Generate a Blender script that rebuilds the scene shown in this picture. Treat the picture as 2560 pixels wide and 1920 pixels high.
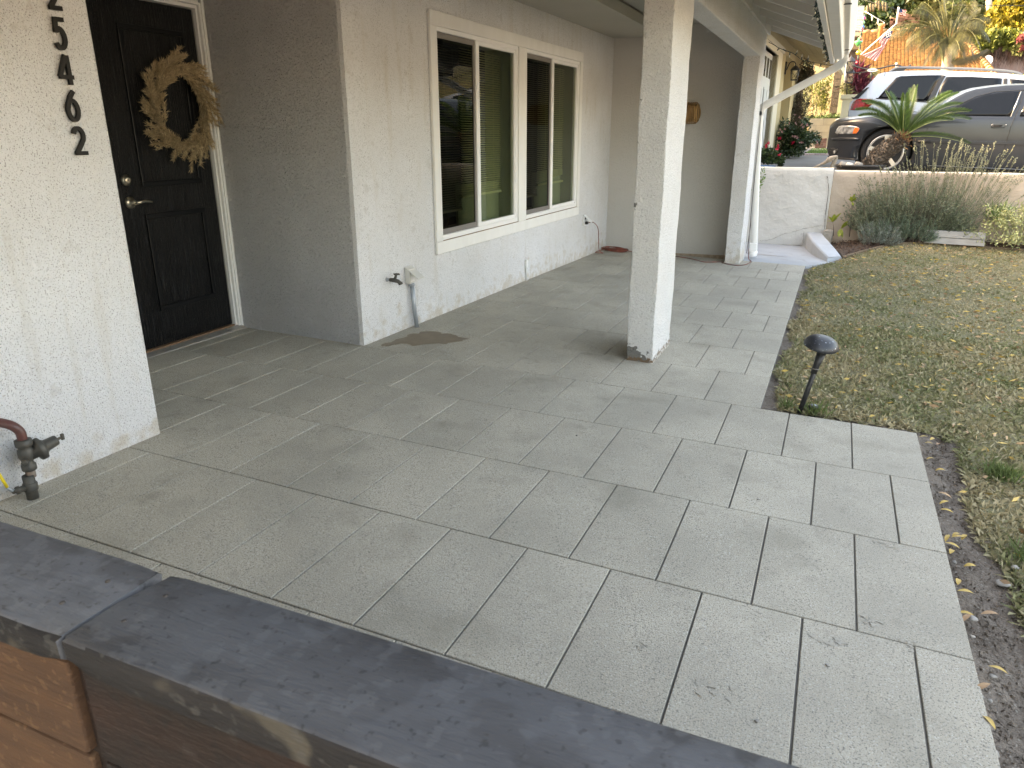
import bpy, bmesh, math, random
import numpy as np
from mathutils import Vector, Matrix
random.seed(7); rng = np.random.default_rng(7)
for o in list(bpy.data.objects): bpy.data.objects.remove(o)
SC = bpy.context.scene
COL = SC.collection

# ---------------------------------------------------------------- camera
CW = Vector((2.0636, -3.9225, 1.3845)); FOC = 1812.318
RW = Matrix(((0.9171, 0.3986, -0.0009), (0.1293, -0.2997, -0.9452), (-0.3771, 0.8668, -0.3264)))
NW = Vector((0.022, 0.0126, 0.9997))           # the patio falls a little away from the house
cam = bpy.data.objects.new('camera', bpy.data.cameras.new('camera')); COL.objects.link(cam)
cam.data.sensor_width = 36; cam.data.lens = FOC / 2560 * 36
r0, r1, r2 = RW[0].normalized(), RW[1].normalized(), RW[2].normalized()
m = Matrix((r0, -r1, -r2)).transposed().to_4x4(); m.translation = CW
cam.matrix_world = m
cam.data.clip_start = .05; cam.data.clip_end = 600
cam.data.dof.use_dof = True; cam.data.dof.focus_distance = 7.0; cam.data.dof.aperture_fstop = 13
SC.camera = cam

# ---------------------------------------------------------------- sky, sun, exposure
SUN_AZ, SUN_EL = math.radians(262), math.radians(27)      # compass angle from +Y towards +X, and elevation
W = bpy.data.worlds.new('World'); SC.world = W; W.use_nodes = True
nt = W.node_tree; nt.nodes.clear()
sky = nt.nodes.new('ShaderNodeTexSky'); sky.sky_type = 'NISHITA'; sky.sun_disc = False
sky.sun_elevation = SUN_EL; sky.sun_rotation = SUN_AZ; sky.dust_density = 3.5; sky.air_density = 1.0; sky.ozone_density = .6
bg = nt.nodes.new('ShaderNodeBackground'); bg.inputs['Strength'].default_value = .15
wo = nt.nodes.new('ShaderNodeOutputWorld')
nt.links.new(sky.outputs[0], bg.inputs[0]); nt.links.new(bg.outputs[0], wo.inputs[0])
sl = bpy.data.lights.new('sun', 'SUN'); sl.energy = 2.0; sl.angle = math.radians(.5); sl.color = (1, .93, .82)
sun = bpy.data.objects.new('sun', sl); COL.objects.link(sun)
sd = Vector((math.sin(SUN_AZ) * math.cos(SUN_EL), math.cos(SUN_AZ) * math.cos(SUN_EL), math.sin(SUN_EL)))
sun.rotation_euler = sd.to_track_quat('Z', 'Y').to_euler(); sun.location = sd * 60
SC.view_settings.view_transform = 'Standard'; SC.view_settings.look = 'None'
SC.view_settings.exposure = 3.47; SC.view_settings.gamma = 1
SC.view_settings.use_curve_mapping = False
try:
    SC.view_settings.use_white_balance = True
    SC.view_settings.white_balance_temperature = 9700; SC.view_settings.white_balance_tint = 13
except Exception: pass

# ---------------------------------------------------------------- helpers
def ray(x, y):
    v = Vector(((x - 1280) / FOC, (y - 960) / FOC, 1)); return r0 * v.x + r1 * v.y + r2 * v.z
def at(x, y, Y):
    d = ray(x, y); return CW + d * ((Y - CW.y) / d.y)
def atx(x, y, X):
    d = ray(x, y); return CW + d * ((X - CW.x) / d.x)
def atz(x, y, Z):
    d = ray(x, y); return CW + d * ((Z - CW.z) / d.z)
def fz(x, y): return -(NW.x * x + NW.y * y) / NW.z
def ss(t): t = max(0, min(1, t)); return t * t * (3 - 2 * t)
def gz(x, y):                                     # lawn and bed height
    r = .19 * ss((y - 3) / 4) * ss((x - 1.75) / 1.4)
    return fz(min(x, 4), y) - .02 + r

def wloc(o):
    v = Vector((0, 0, 0))
    while o is not None: v += o.location; o = o.parent
    return v
def tag(o, label=None, cat=None, group=None, kind=None):
    if label: o['label'] = label
    if cat: o['category'] = cat
    if group: o['group'] = group
    if kind: o['kind'] = kind
    return o
def empty(name, loc, label=None, cat=None, group=None, parent=None):
    o = bpy.data.objects.new(name, None); COL.objects.link(o); o.location = Vector(loc) - wloc(parent); o.empty_display_size = .1
    if parent: o.parent = parent
    return tag(o, label, cat, group)

def frame(d):
    d = Vector(d).normalized(); a = Vector((0, 0, 1)) if abs(d.z) < .9 else Vector((1, 0, 0))
    u = d.cross(a).normalized(); return u, u.cross(d).normalized(), d

class MB:
    def __init__(s): s.v = []; s.f = []; s.m = []; s.sm = []; s.mi = 0; s.smooth = False
    def add(s, vs, fs, smooth=None):
        b = len(s.v); s.v += [tuple(p) for p in vs]
        for f in fs: s.f.append(tuple(i + b for i in f)); s.m.append(s.mi); s.sm.append(s.smooth if smooth is None else smooth)
        return s
    def box(s, a, b):
        x0, y0, z0 = a; x1, y1, z1 = b
        vs = [(x, y, z) for z in (z0, z1) for y in (y0, y1) for x in (x0, x1)]
        return s.add(vs, [(0, 2, 3, 1), (4, 5, 7, 6), (0, 1, 5, 4), (2, 6, 7, 3), (0, 4, 6, 2), (1, 3, 7, 5)])
    def cbox(s, c, size, R=None):
        h = Vector(size) / 2; R = R or Matrix.Identity(3)
        vs = [Vector(c) + R @ Vector((x * h.x, y * h.y, z * h.z)) for z in (-1, 1) for y in (-1, 1) for x in (-1, 1)]
        return s.add(vs, [(0, 2, 3, 1), (4, 5, 7, 6), (0, 1, 5, 4), (2, 6, 7, 3), (0, 4, 6, 2), (1, 3, 7, 5)])
    def prism(s, poly, vec):                      # poly: 3D points in a plane, extruded by vec
        n = len(poly); vec = Vector(vec); P = [Vector(p) for p in poly]
        vs = P + [p + vec for p in P]
        fs = [tuple(range(n - 1, -1, -1)), tuple(range(n, 2 * n))] + [(i, (i + 1) % n, (i + 1) % n + n, i + n) for i in range(n)]
        return s.add(vs, fs)
    def tube(s, path, r, n=8, cap=True, smooth=True):
        P = [Vector(p) for p in path]; R = r if isinstance(r, (list, tuple)) else [r] * len(P)
        vs = []; u = None
        for i, p in enumerate(P):
            d = (P[min(i + 1, len(P) - 1)] - P[max(i - 1, 0)])
            if d.length < 1e-9: d = Vector((0, 0, 1))
            d.normalize()
            if u is None: u = frame(d)[0]
            u = (u - d * u.dot(d)); u = u.normalized() if u.length > 1e-6 else frame(d)[0]
            w = d.cross(u)
            for k in range(n):
                a = 2 * math.pi * k / n; vs.append(p + (u * math.cos(a) + w * math.sin(a)) * R[i])
        fs = [(i * n + k, i * n + (k + 1) % n, (i + 1) * n + (k + 1) % n, (i + 1) * n + k) for i in range(len(P) - 1) for k in range(n)]
        s.add(vs, fs, smooth)
        if cap:
            b = len(s.v) - len(vs)
            s.f += [tuple(b + k for k in range(n - 1, -1, -1)), tuple(b + (len(P) - 1) * n + k for k in range(n))]
            s.m += [s.mi] * 2; s.sm += [False] * 2
        return s
    def lathe(s, c, prof, axis=(0, 0, 1), n=24, smooth=True):   # prof: (radius, distance along axis)
        u, w, d = frame(axis); c = Vector(c); vs = []
        for r, h in prof:
            for k in range(n):
                a = 2 * math.pi * k / n; vs.append(c + d * h + (u * math.cos(a) + w * math.sin(a)) * max(r, 1e-4))
        L = len(prof)
        fs = [(i * n + k, i * n + (k + 1) % n, (i + 1) * n + (k + 1) % n, (i + 1) * n + k) for i in range(L - 1) for k in range(n)]
        s.add(vs, fs, smooth)
        b = len(s.v) - len(vs)
        s.f += [tuple(b + k for k in range(n - 1, -1, -1)), tuple(b + (L - 1) * n + k for k in range(n))]
        s.m += [s.mi] * 2; s.sm += [False] * 2
        return s
    def grid(s, P, smooth=True):                  # P[i][j] points
        a, b = len(P), len(P[0])
        return s.add([p for r in P for p in r], [(i * b + j, (i + 1) * b + j, (i + 1) * b + j + 1, i * b + j + 1) for i in range(a - 1) for j in range(b - 1)], smooth)
    def build(s, name, mat, parent=None, kind=None, label=None, cat=None, group=None, bevel=0, origin=None, flip=False):
        me = bpy.data.meshes.new(name)
        off = wloc(parent); org = Vector(origin) if origin is not None else (Vector((0, 0, 0)) if parent is not None or kind else None)
        if org is None:
            a = np.array(s.v); org = Vector(((a[:, 0].min() + a[:, 0].max()) / 2, (a[:, 1].min() + a[:, 1].max()) / 2, a[:, 2].min()))
        if parent is not None and origin is None: org = off
        me.from_pydata([(p[0] - org.x, p[1] - org.y, p[2] - org.z) for p in s.v], [], s.f)
        mats = mat if isinstance(mat, (list, tuple)) else [mat]
        for q in mats: me.materials.append(q)
        me.polygons.foreach_set('material_index', s.m); me.polygons.foreach_set('use_smooth', s.sm); me.update()
        o = bpy.data.objects.new(name, me); COL.objects.link(o); o.location = org - off
        if parent is not None: o.parent = parent
        if bevel:
            b = o.modifiers.new('bevel', 'BEVEL'); b.width = bevel; b.segments = 2; b.limit_method = 'ANGLE'; b.angle_limit = .7
        return tag(o, label, cat, group, kind)

def cards(name, V, mat, parent=None, **k):        # V: (n, 4, 3) array of leaf quads
    V = np.asarray(V, dtype=float); n = len(V); org = wloc(parent)
    if parent is None and not k.get('kind'): org = Vector(((V[..., 0].min() + V[..., 0].max()) / 2, (V[..., 1].min() + V[..., 1].max()) / 2, V[..., 2].min()))
    me = bpy.data.meshes.new(name); co = (V - np.array(org)).reshape(-1, 3)
    me.vertices.add(n * 4); me.vertices.foreach_set('co', co.ravel())
    me.loops.add(n * 4); me.loops.foreach_set('vertex_index', np.arange(n * 4))
    me.polygons.add(n); me.polygons.foreach_set('loop_start', np.arange(n) * 4); me.polygons.foreach_set('loop_total', np.full(n, 4))
    me.materials.append(mat); me.update(calc_edges=True)
    o = bpy.data.objects.new(name, me); COL.objects.link(o)
    if parent is not None: o.parent = parent
    else: o.location = org
    return tag(o, k.get('label'), k.get('cat'), k.get('group'), k.get('kind'))

def unit(a): return a / np.maximum(np.linalg.norm(a, axis=-1, keepdims=True), 1e-9)
def leaves(P, L, Wd, D=None, up=.3, fold=0, jit=.35):
    """diamond leaves at P: length L, width Wd, pointing roughly along D"""
    n = len(P); P = np.asarray(P)
    if D is None: D = rng.normal(size=(n, 3)); D[:, 2] += up
    D = unit(np.asarray(D) + rng.normal(size=(n, 3)) * jit)
    S = unit(np.cross(D, rng.normal(size=(n, 3))))
    L = L * rng.uniform(.6, 1.3, (n, 1)); Wd = Wd * rng.uniform(.7, 1.2, (n, 1))
    N = np.cross(D, S)
    return np.stack([P, P + D * L * .5 + S * Wd * .5, P + D * L + N * L * .06, P + D * L * .5 - S * Wd * .5], 1)
def blob(c, r, n, clumps=10, shell=.55):
    """points through a lumpy crown: several overlapping clumps with gaps between them"""
    c = np.array(c); r = np.array(r); out = []
    cc = unit(rng.normal(size=(clumps, 3))) * rng.uniform(.25, .8, (clumps, 1))
    for q in cc:
        m_ = n // clumps; d = unit(rng.normal(size=(m_, 3))) * (rng.uniform(shell, 1, (m_, 1)) ** .7) * rng.uniform(.28, .5)
        out.append(c + (q + d) * r)
    return np.concatenate(out)

# ---------------------------------------------------------------- materials
def M(name, col, rough=.7, col2=None, vs=2., amt=.5, bumps=(), speck=None, metal=0, coat=0, rnd=0, island=0, spec=.5, stretch=None, trans=0, extra=None, emit=None):
    """base colour with large-scale variation to col2, fine specks, stacked bumps; all procedural, in world space"""
    mt = bpy.data.materials.new(name); mt.use_nodes = True; T = mt.node_tree; N = T.nodes; Lk = T.links.new
    B = N['Principled BSDF']; B.inputs['Roughness'].default_value = rough; B.inputs['Metallic'].default_value = metal
    B.inputs['Specular IOR Level'].default_value = spec; B.inputs['Coat Weight'].default_value = coat; B.inputs['Coat Roughness'].default_value = .05
    g = N.new('ShaderNodeNewGeometry'); vec = g.outputs['Position']
    def mapv(sc):
        if not sc: return vec
        mp = N.new('ShaderNodeMapping'); mp.inputs['Scale'].default_value = sc; Lk(vec, mp.inputs[0]); return mp.outputs[0]
    sv = mapv(stretch)
    def noise(scale, det=4, v=None, ro=.55):
        q = N.new('ShaderNodeTexNoise'); q.inputs['Scale'].default_value = scale; q.inputs['Detail'].default_value = det; q.inputs['Roughness'].default_value = ro
        Lk(v if v is not None else sv, q.inputs['Vector']); return q.outputs['Fac']
    def rng_(x, a, b, lo=0., hi=1.):
        q = N.new('ShaderNodeMapRange'); q.inputs[1].default_value = a; q.inputs[2].default_value = b; q.inputs[3].default_value = lo; q.inputs[4].default_value = hi
        Lk(x, q.inputs[0]); return q.outputs[0]
    def mix(f, a, b):
        q = N.new('ShaderNodeMix'); q.data_type = 'RGBA'
        for i, x in ((0, f), (6, a), (7, b)):
            if hasattr(x, 'links'): Lk(x, q.inputs[i])
            elif isinstance(x, (int, float)): q.inputs[i].default_value = x
            else: q.inputs[i].default_value = (*x, 1)
        return q.outputs[2]
    c = col
    if col2 is not None: c = mix(rng_(noise(vs), .5 - amt / 2, .5 + amt / 2), col, col2)
    if speck:                                       # (scale, threshold, colour, strength)
        for sc, th, cc, st in speck: c = mix(rng_(noise(sc, 2, vec), th, th + .06, 0, st), c, cc)
    if rnd or island:
        src = N.new('ShaderNodeObjectInfo').outputs['Random'] if rnd else g.outputs['Random Per Island']
        a_ = rnd or island; mul = rng_(src, 0, 1, 1 - a_, 1 + a_)
        q = N.new('ShaderNodeVectorMath'); q.operation = 'SCALE'
        if hasattr(c, 'links'): Lk(c, q.inputs[0])
        else: q.inputs[0].default_value = c
        Lk(mul, q.inputs[3]); c = q.outputs[0]
    if extra: c = extra(N, Lk, vec, noise, rng_, mix, c)
    if hasattr(c, 'links'): Lk(c, B.inputs['Base Color'])
    else: B.inputs['Base Color'].default_value = (*c, 1)
    prev = None
    for sc, dist, det in bumps:
        b = N.new('ShaderNodeBump'); b.inputs['Distance'].default_value = dist; b.inputs['Strength'].default_value = 1
        Lk(noise(sc, det), b.inputs['Height'])
        if prev: Lk(prev, b.inputs['Normal'])
        prev = b.outputs[0]
    if prev: Lk(prev, B.inputs['Normal'])
    if emit: B.inputs['Emission Color'].default_value = (*emit[:3], 1); B.inputs['Emission Strength'].default_value = emit[3]
    if trans:                                       # thin leaves let light through
        tr = N.new('ShaderNodeBsdfTranslucent'); ms = N.new('ShaderNodeMixShader'); ms.inputs[0].default_value = trans
        if hasattr(c, 'links'): Lk(c, tr.inputs[0])
        else: tr.inputs[0].default_value = (*c, 1)
        Lk(B.outputs[0], ms.inputs[1]); Lk(tr.outputs[0], ms.inputs[2]); Lk(ms.outputs[0], N['Material Output'].inputs[0])
    return mt

def glass_mat(name, tint, refl=1.0):
    mt = bpy.data.materials.new(name); mt.use_nodes = True; T = mt.node_tree; N = T.nodes; Lk = T.links.new; N.remove(N['Principled BSDF'])
    t = N.new('ShaderNodeBsdfTransparent'); t.inputs[0].default_value = (*tint, 1)
    gl = N.new('ShaderNodeBsdfGlossy'); gl.inputs['Roughness'].default_value = .015; gl.inputs['Color'].default_value = (refl, refl, refl, 1)
    fr = N.new('ShaderNodeFresnel'); fr.inputs[0].default_value = 1.5; ms = N.new('ShaderNodeMixShader')
    Lk(fr.outputs[0], ms.inputs[0]); Lk(t.outputs[0], ms.inputs[1]); Lk(gl.outputs[0], ms.inputs[2]); Lk(ms.outputs[0], N['Material Output'].inputs[0])
    return mt

def stuc_ex(N, Lk, vec, noise, rng_, mix, c):
    sp = N.new('ShaderNodeSeparateXYZ'); Lk(vec, sp.inputs[0])
    a = rng_(sp.outputs['Z'], -.05, .32, .26, -.12); s1 = N.new('ShaderNodeMath'); s1.operation = 'ADD'; Lk(a, s1.inputs[0]); Lk(noise(13, 6, vec), s1.inputs[1])
    c = mix(rng_(s1.outputs[0], .60, .80, 0, .55), c, (.42, .345, .25))
    st = N.new('ShaderNodeMapping'); st.inputs['Scale'].default_value = (6, 6, .7); Lk(vec, st.inputs[0])
    c = mix(rng_(noise(2.2, 5, st.outputs[0]), .56, .74, 0, .38), c, (.47, .43, .37))
    return mix(rng_(noise(55, 3, vec), .70, .74, 0, .5), c, (.30, .25, .2))
STUC = M('stucco_white', (.665, .675, .70), .88, (.575, .575, .575), 1.6, .5, [(130, .008, 3), (50, .005, 2)], [(170, .585, (.22, .215, .21), .8), (9, .66, (.42, .40, .38), .35)], spec=.25, extra=stuc_ex)
STUC_R = M('stucco_rough', (.62, .62, .63), .9, (.53, .53, .53), 1.8, .5, [(60, .045, 3), (150, .010, 2)], [(150, .62, (.30, .29, .28), .55)], spec=.25)
STUC_P = M('stucco_pillar', (.74, .74, .73), .88, (.66, .655, .64), 2.5, .5, [(90, .009, 3), (200, .003, 2)], [(210, .60, (.36, .35, .34), .7)])
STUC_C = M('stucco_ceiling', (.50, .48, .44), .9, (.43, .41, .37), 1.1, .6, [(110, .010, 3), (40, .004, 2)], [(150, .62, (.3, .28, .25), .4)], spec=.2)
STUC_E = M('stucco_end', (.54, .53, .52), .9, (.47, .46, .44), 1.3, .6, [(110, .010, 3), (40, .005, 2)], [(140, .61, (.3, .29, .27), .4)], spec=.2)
STUC_W = M('stucco_wall_white', (.60, .59, .57), .9, (.47, .46, .44), 1.5, .5, [(5, .022, 4), (22, .006, 3)], [(30, .70, (.25, .24, .22), .5)])
STUC_T = M('stucco_wall_tan', (.47, .385, .31), .9, (.385, .315, .255), 1.5, .5, [(7, .018, 4), (24, .006, 3)], [(24, .70, (.20, .17, .14), .5)])
SKYTOP = M('skylit_wall_top', (.72, .66, .54), .9, (.55, .50, .41), 6, .5, [(40, .006, 3)])  # paler than the walls: skylight on their tops put into the colour
def paver(N, Lk, vec, noise, rng_, mix, c):
    c = mix(rng_(noise(1.1, 4, vec), .42, .66, 0, .42), c, (.27, .255, .22))
    c = mix(rng_(noise(2.7, 6, vec), .56, .70, 0, .40), c, (.21, .195, .155))
    return mix(rng_(noise(11, 5, vec), .60, .72, 0, .3), c, (.22, .205, .17))
TILE = M('paver_concrete', (.455, .418, .350), .85, (.38, .348, .288), 2.2, .5, [(220, .0022, 2), (60, .0008, 2)],
         [(230, .565, (.10, .098, .09), .85), (170, .60, (.60, .59, .55), .55)], rnd=.055, extra=paver, spec=.2)
JOINT = M('joint', (.19, .182, .165), .95, bumps=[(200, .002, 2)])
WET = M('wet_stain', (.20, .155, .105), .6, (.16, .12, .08), 12, .4, spec=.5)
STAIN = M('dry_stain', (.33, .30, .25), .85, (.37, .345, .30), 40, .5, speck=[(200, .58, (.14, .13, .11), .6)])
PAINT = M('white_paint', (.72, .72, .71), .5, (.65, .645, .63), 9, .5, [(40, .0006, 3)], stretch=(1, 1, .25))
VINYL = M('white_vinyl', (.74, .74, .74), .35, bumps=[(30, .0004, 2)])
DIRT = M('grime', (.20, .14, .10), .9, (.35, .27, .2), 40, .5)
def door_ex(N, Lk, vec, noise, rng_, mix, c):
    st = N.new('ShaderNodeMapping'); st.inputs['Scale'].default_value = (30, 75, 3.2); Lk(vec, st.inputs[0])
    return mix(rng_(noise(1.6, 4, st.outputs[0]), .58, .66, 0, .8), c, (.034, .036, .040))
DOOR = M('black_door', (.0030, .0035, .0045), .42, (.005, .0055, .0065), 14, .5, [(16, .022, 4), (55, .006, 3)], stretch=(1, 7, .45), spec=.22, extra=door_ex)
DOORP = M('black_moulding', (.0035, .004, .005), .4, spec=.25)
NICKEL = M('satin_nickel', (.50, .46, .38), .28, metal=1)
THRESH = M('threshold_wood', (.22, .125, .07), .7, (.12, .07, .04), 14, .5, stretch=(8, 1, 8))
ALU = M('aluminium_sill', (.42, .40, .37), .45, (.3, .28, .26), 12, .5, metal=.6)
NUM = M('number_black', (.010, .0095, .009), .5, spec=.2)
PAMPAS = M('pampas', (.56, .44, .285), .9, (.37, .285, .17), 22, .5, island=.35, trans=.25)
IRON = M('old_iron', (.06, .062, .06), .55, (.10, .09, .075), 30, .5, [(60, .002, 3)], metal=.35)
COPPER = M('red_pipe', (.13, .045, .04), .45, (.09, .04, .035), 18, .5)
GALV = M('galvanised', (.33, .36, .39), .45, (.27, .30, .33), 20, .5, metal=.4)
YELLOW = M('yellow_grip', (.75, .55, .03), .5)
PLAST = M('grey_plastic', (.55, .54, .51), .5)
DARK = M('dark_plastic', (.02, .02, .022), .5)
ORANGE = M('orange_cord', (.30, .075, .045), .5, (.10, .03, .025), 9, .25)
GREENW = M('green_wire', (.012, .035, .03), .5)
BULB = M('clear_bulb', (.75, .74, .66), .15, spec=.8)
RATTAN = M('rattan', (.42, .24, .10), .5, (.30, .16, .065), 30, .5)
SCREEN = M('screen_frame', (.17, .155, .145), .5)
BLIND = M('blind_slat', (.54, .53, .34), .6)
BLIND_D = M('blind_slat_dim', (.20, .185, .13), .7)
JAMB = M('green_jamb', (.29, .32, .23), .6)
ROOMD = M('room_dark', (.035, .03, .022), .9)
PANE = glass_mat('pane', (.64, .70, .56)); PANE_D = glass_mat('pane_screened', (.27, .28, .23), .45)
BLK = M('lamp_black', (.016, .018, .022), .38, (.03, .034, .042), 12, .4, speck=[(90, .66, (.42, .46, .52), .8)])
BLKP = M('post_black', (.014, .014, .016), .5, (.03, .03, .03), 20, .5)
SOIL = M('soil', (.225, .185, .15), .95, (.13, .10, .078), 6, .5, [(22, .05, 5), (120, .010, 3)], [(70, .64, (.34, .31, .27), .8), (45, .66, (.07, .055, .04), .7)])
MULCH = M('mulch', (.045, .028, .02), .9, (.10, .065, .045), 30, .4, [(40, .03, 3)])
LAWNB = M('lawn_base', (.20, .17, .10), .95, (.13, .125, .06), 2.5, .5, [(60, .02, 3)])
def grass_ex(N, Lk, vec, noise, rng_, mix, c):
    c = mix(rng_(noise(1.3, 5, vec), .42, .60), (.36, .295, .17), (.20, .205, .095))
    g2 = N.new('ShaderNodeNewGeometry').outputs['Random Per Island']
    c = mix(rng_(g2, .55, 1, 0, .9), c, (.42, .355, .23))
    return mix(rng_(g2, 0, .25, .75, 0), c, (.10, .13, .05))
GRASS = M('grass_blade', (.2, .2, .1), .8, extra=grass_ex, trans=.2)
GRASSG = M('fresh_grass', (.10, .155, .05), .7, (.16, .20, .07), 20, .5, island=.3, trans=.3)
LEAFY = M('yellow_leaf', (.46, .31, .07), .6, (.38, .25, .08), 30, .5, island=.3)
LEAFB = M('tan_leaf', (.42, .28, .15), .7, (.26, .14, .08), 30, .5, island=.4)
PEB = M('pebble', (.33, .31, .28), .8, (.22, .21, .2), 30, .5, rnd=.3)
CONC = M('landing_concrete', (.38, .405, .43), .8, (.29, .305, .32), 2.2, .5, [(60, .003, 4)], [(7, .63, (.26, .26, .26), .5)])
CURB = M('curb_concrete', (.40, .435, .47), .8, (.34, .37, .40), 9, .5, [(80, .002, 3)], [(60, .68, (.2, .2, .2), .5)])
EDGEB = M('edging_block', (.40, .38, .36), .85, (.33, .31, .29), 9, .5, [(80, .003, 3)], [(60, .70, (.15, .13, .12), .5)])
STONE = M('rock', (.26, .23, .20), .9, (.36, .33, .29), 12, .5, [(30, .02, 4)])
LAVL = M('lavender_leaf', (.19, .215, .15), .85, (.12, .155, .09), 5, .5, island=.35, trans=.15)
LAVF = M('lavender_head', (.24, .245, .15), .9, (.17, .17, .12), 30, .5, island=.3)
LAVD = M('dead_stem', (.075, .05, .042), .9, (.14, .10, .08), 20, .5)
VARI = M('variegated_leaf', (.32, .36, .15), .6, (.48, .47, .26), 40, .4, island=.3, trans=.2)
FERN = M('fern_green', (.10, .20, .045), .7, (.17, .27, .07), 12, .5, island=.3, trans=.3)
YGREEN = M('yellow_green_leaf', (.33, .36, .05), .5, (.20, .27, .05), 50, .4, island=.2, trans=.25)
BARK = M('bark', (.17, .125, .09), .9, (.10, .07, .05), 20, .5, [(40, .01, 4)])
PBARK = M('pale_bark', (.40, .33, .25), .9, (.26, .20, .15), 9, .5, [(20, .02, 4)])
SAGO = M('sago_leaf', (.025, .06, .012), .4, (.055, .10, .018), 9, .5, island=.3, trans=.25)
SAGOR = M('sago_rib', (.20, .24, .08), .5)
SAGOB = M('sago_bark', (.07, .052, .042), .95, (.19, .155, .125), 60, .4, [(60, .01, 3)], island=.4)
WOOD_G = M('charred_top', (.050, .048, .050), .55, (.092, .092, .098), 9, .3, [(40, .004, 5), (150, .0015, 3)], [(11, .50, (.105, .108, .118), .45), (38, .56, (.13, .132, .14), .35), (70, .62, (.025, .024, .023), .5)], stretch=(.22, 1, 1), spec=.3)
WOOD_G2 = M('worn_top', (.075, .072, .074), .6, (.13, .13, .138), 9, .3, [(40, .004, 5), (150, .0015, 3)], [(11, .50, (.155, .155, .165), .5), (38, .56, (.18, .18, .187), .35), (70, .62, (.045, .04, .037), .5)], stretch=(.3, 1, 1), spec=.3)
WOOD_O = M('orange_wood', (.135, .062, .028), .75, (.06, .028, .015), 9, .5, [(60, .004, 4)], [(12, .66, (.05, .03, .02), .7), (30, .56, (.085, .038, .018), .6), (60, .60, (.19, .10, .05), .5)], stretch=(.3, 1, 3))
WOOD_D = M('dark_stained_wood', (.011, .007, .006), .6, (.038, .014, .008), 5, .4, [(60, .004, 4)], [(18, .62, (.045, .034, .03), .5), (50, .60, (.006, .005, .005), .5)], stretch=(.5, 1, 2))

def part(parent, name, mat, fn, **k):
    b = MB(); fn(b); return b.build(name, mat, parent, **k)

# ================================================================ ground
def sheet(name, xs, ys, zf, mat, kind='structure'):
    b = MB(); b.grid([[(x, y, zf(x, y)) for x in xs] for y in ys]); 
    b.f = [tuple(reversed(f)) for f in b.f]
    return b.build(name, mat, None, kind=kind, origin=(0, 0, 0))
lin = lambda a, b, n: [a + (b - a) * i / (n - 1) for i in range(n)]
PATX, EXTX, PATY = 1.833, 2.596, 5.385
# soil under the lawn; it drops below the patio slab inside the house outline
def soilz(x, y):
    if y > 7.33: return .4
    if x < 1.70 or (x < 2.50 and y < -.05): return fz(x, y) - .16
    return gz(x, y) - .015
far = [-60, -20, -9] + lin(-5, 9.6, 147)
sheet('ground', [-40, -12, -3, 0, 1.0, 1.6] + lin(1.75, 3.2, 30) + lin(3.3, 9, 30) + [14, 40, 90], [y for y in far if y < 7.34],
      lambda x, y: soilz(x, y) + (.016 * math.sin(x * 31 + 5 * math.sin(y * 9)) * math.sin(y * 23 + 3 * math.cos(x * 13)) if x > 1.8 else 0), SOIL)
# bed of bark mulch along the wall
LEDGE = [(2.20, 6.0), (2.45, 6.42), (2.75, 6.75), (3.05, 6.93), (3.4, 7.0), (3.9, 6.98), (4.6, 6.93), (9, 6.8)]
def ledge(x):
    for (a, b), (c, d) in zip(LEDGE, LEDGE[1:]):
        if a <= x <= c: return b + (d - b) * (x - a) / (c - a)
    return 6.0 if x < 2.2 else 6.8
b = MB()
xs = lin(1.9, 9, 150)
b.grid([[(x, ledge(x) + (7.33 - ledge(x)) * t if x > 2.2 else 6.0 + 1.33 * t + (1.75 - 0) * 0, 0) for t in lin(0, 1, 12)] for x in xs])
b.v = [(max(x, 1.955 + (7.26 - y) * .235), y, z) for x, y, z in b.v]
b.v = [(x, y, gz(x, y) + .012 + .05 * ss((y - ledge(max(x, 2.2))) / .3) + .012 * math.sin(x * 47 + 3 * math.sin(y * 31)) * math.cos(y * 41)) for x, y, z in b.v]
b.build('planting_bed', MULCH, None, kind='structure', origin=(0, 0, 0))
# mulch chips
n = 5200; X = rng.uniform(2.0, 6.5, n); Yt = rng.uniform(0, 1, n) ** 1.3
P = np.array([(x, ledge(max(x, 2.2)) + .02 + (7.25 - ledge(max(x, 2.2))) * t, 0) for x, t in zip(X, Yt)]); P = P[(P[:, 0] > 2.25) | (P[:, 1] > 6.3)]
P[:, 2] = [gz(p[0], p[1]) + .03 + .05 * ss((p[1] - ledge(max(p[0], 2.2))) / .3) for p in P]
cards('mulch_chips', leaves(P, .035, .012, rng.normal(size=(len(P), 3)) * [1, 1, .25]), M('chip', (.085, .05, .035), .9, island=.6), kind='stuff', label='dark bark chips spread over the planting bed')

# patio: slab with stamped concrete pavers
ROWS = [-4.94, -4.32, -3.705, -3.085, -2.465, -1.846, -1.224, -.594, .025, .623, 1.208, 1.806, 2.399, 3.003, 3.602, 4.216, 4.825, PATY]
U = .305
b = MB()
def slab(x0, y0, x1, y1, top=-.009, bot=-.14):
    c = [(x0, y0), (x1, y0), (x1, y1), (x0, y1)]
    b.add([(x, y, fz(x, y) + bot) for x, y in c] + [(x, y, fz(x, y) + top) for x, y in c], [(3, 2, 1, 0), (4, 5, 6, 7), (0, 1, 5, 4), (1, 2, 6, 5), (2, 3, 7, 6), (3, 0, 4, 7)])
slab(-2.4, ROWS[0], PATX - .004, PATY - .004); slab(PATX - .003, ROWS[0], EXTX - .004, .021)
patio = b.build('patio', JOINT, None, kind='structure', origin=(0, 0, 0))
TILT = Vector((0, 0, 1)).rotation_difference(NW).to_matrix()
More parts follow.
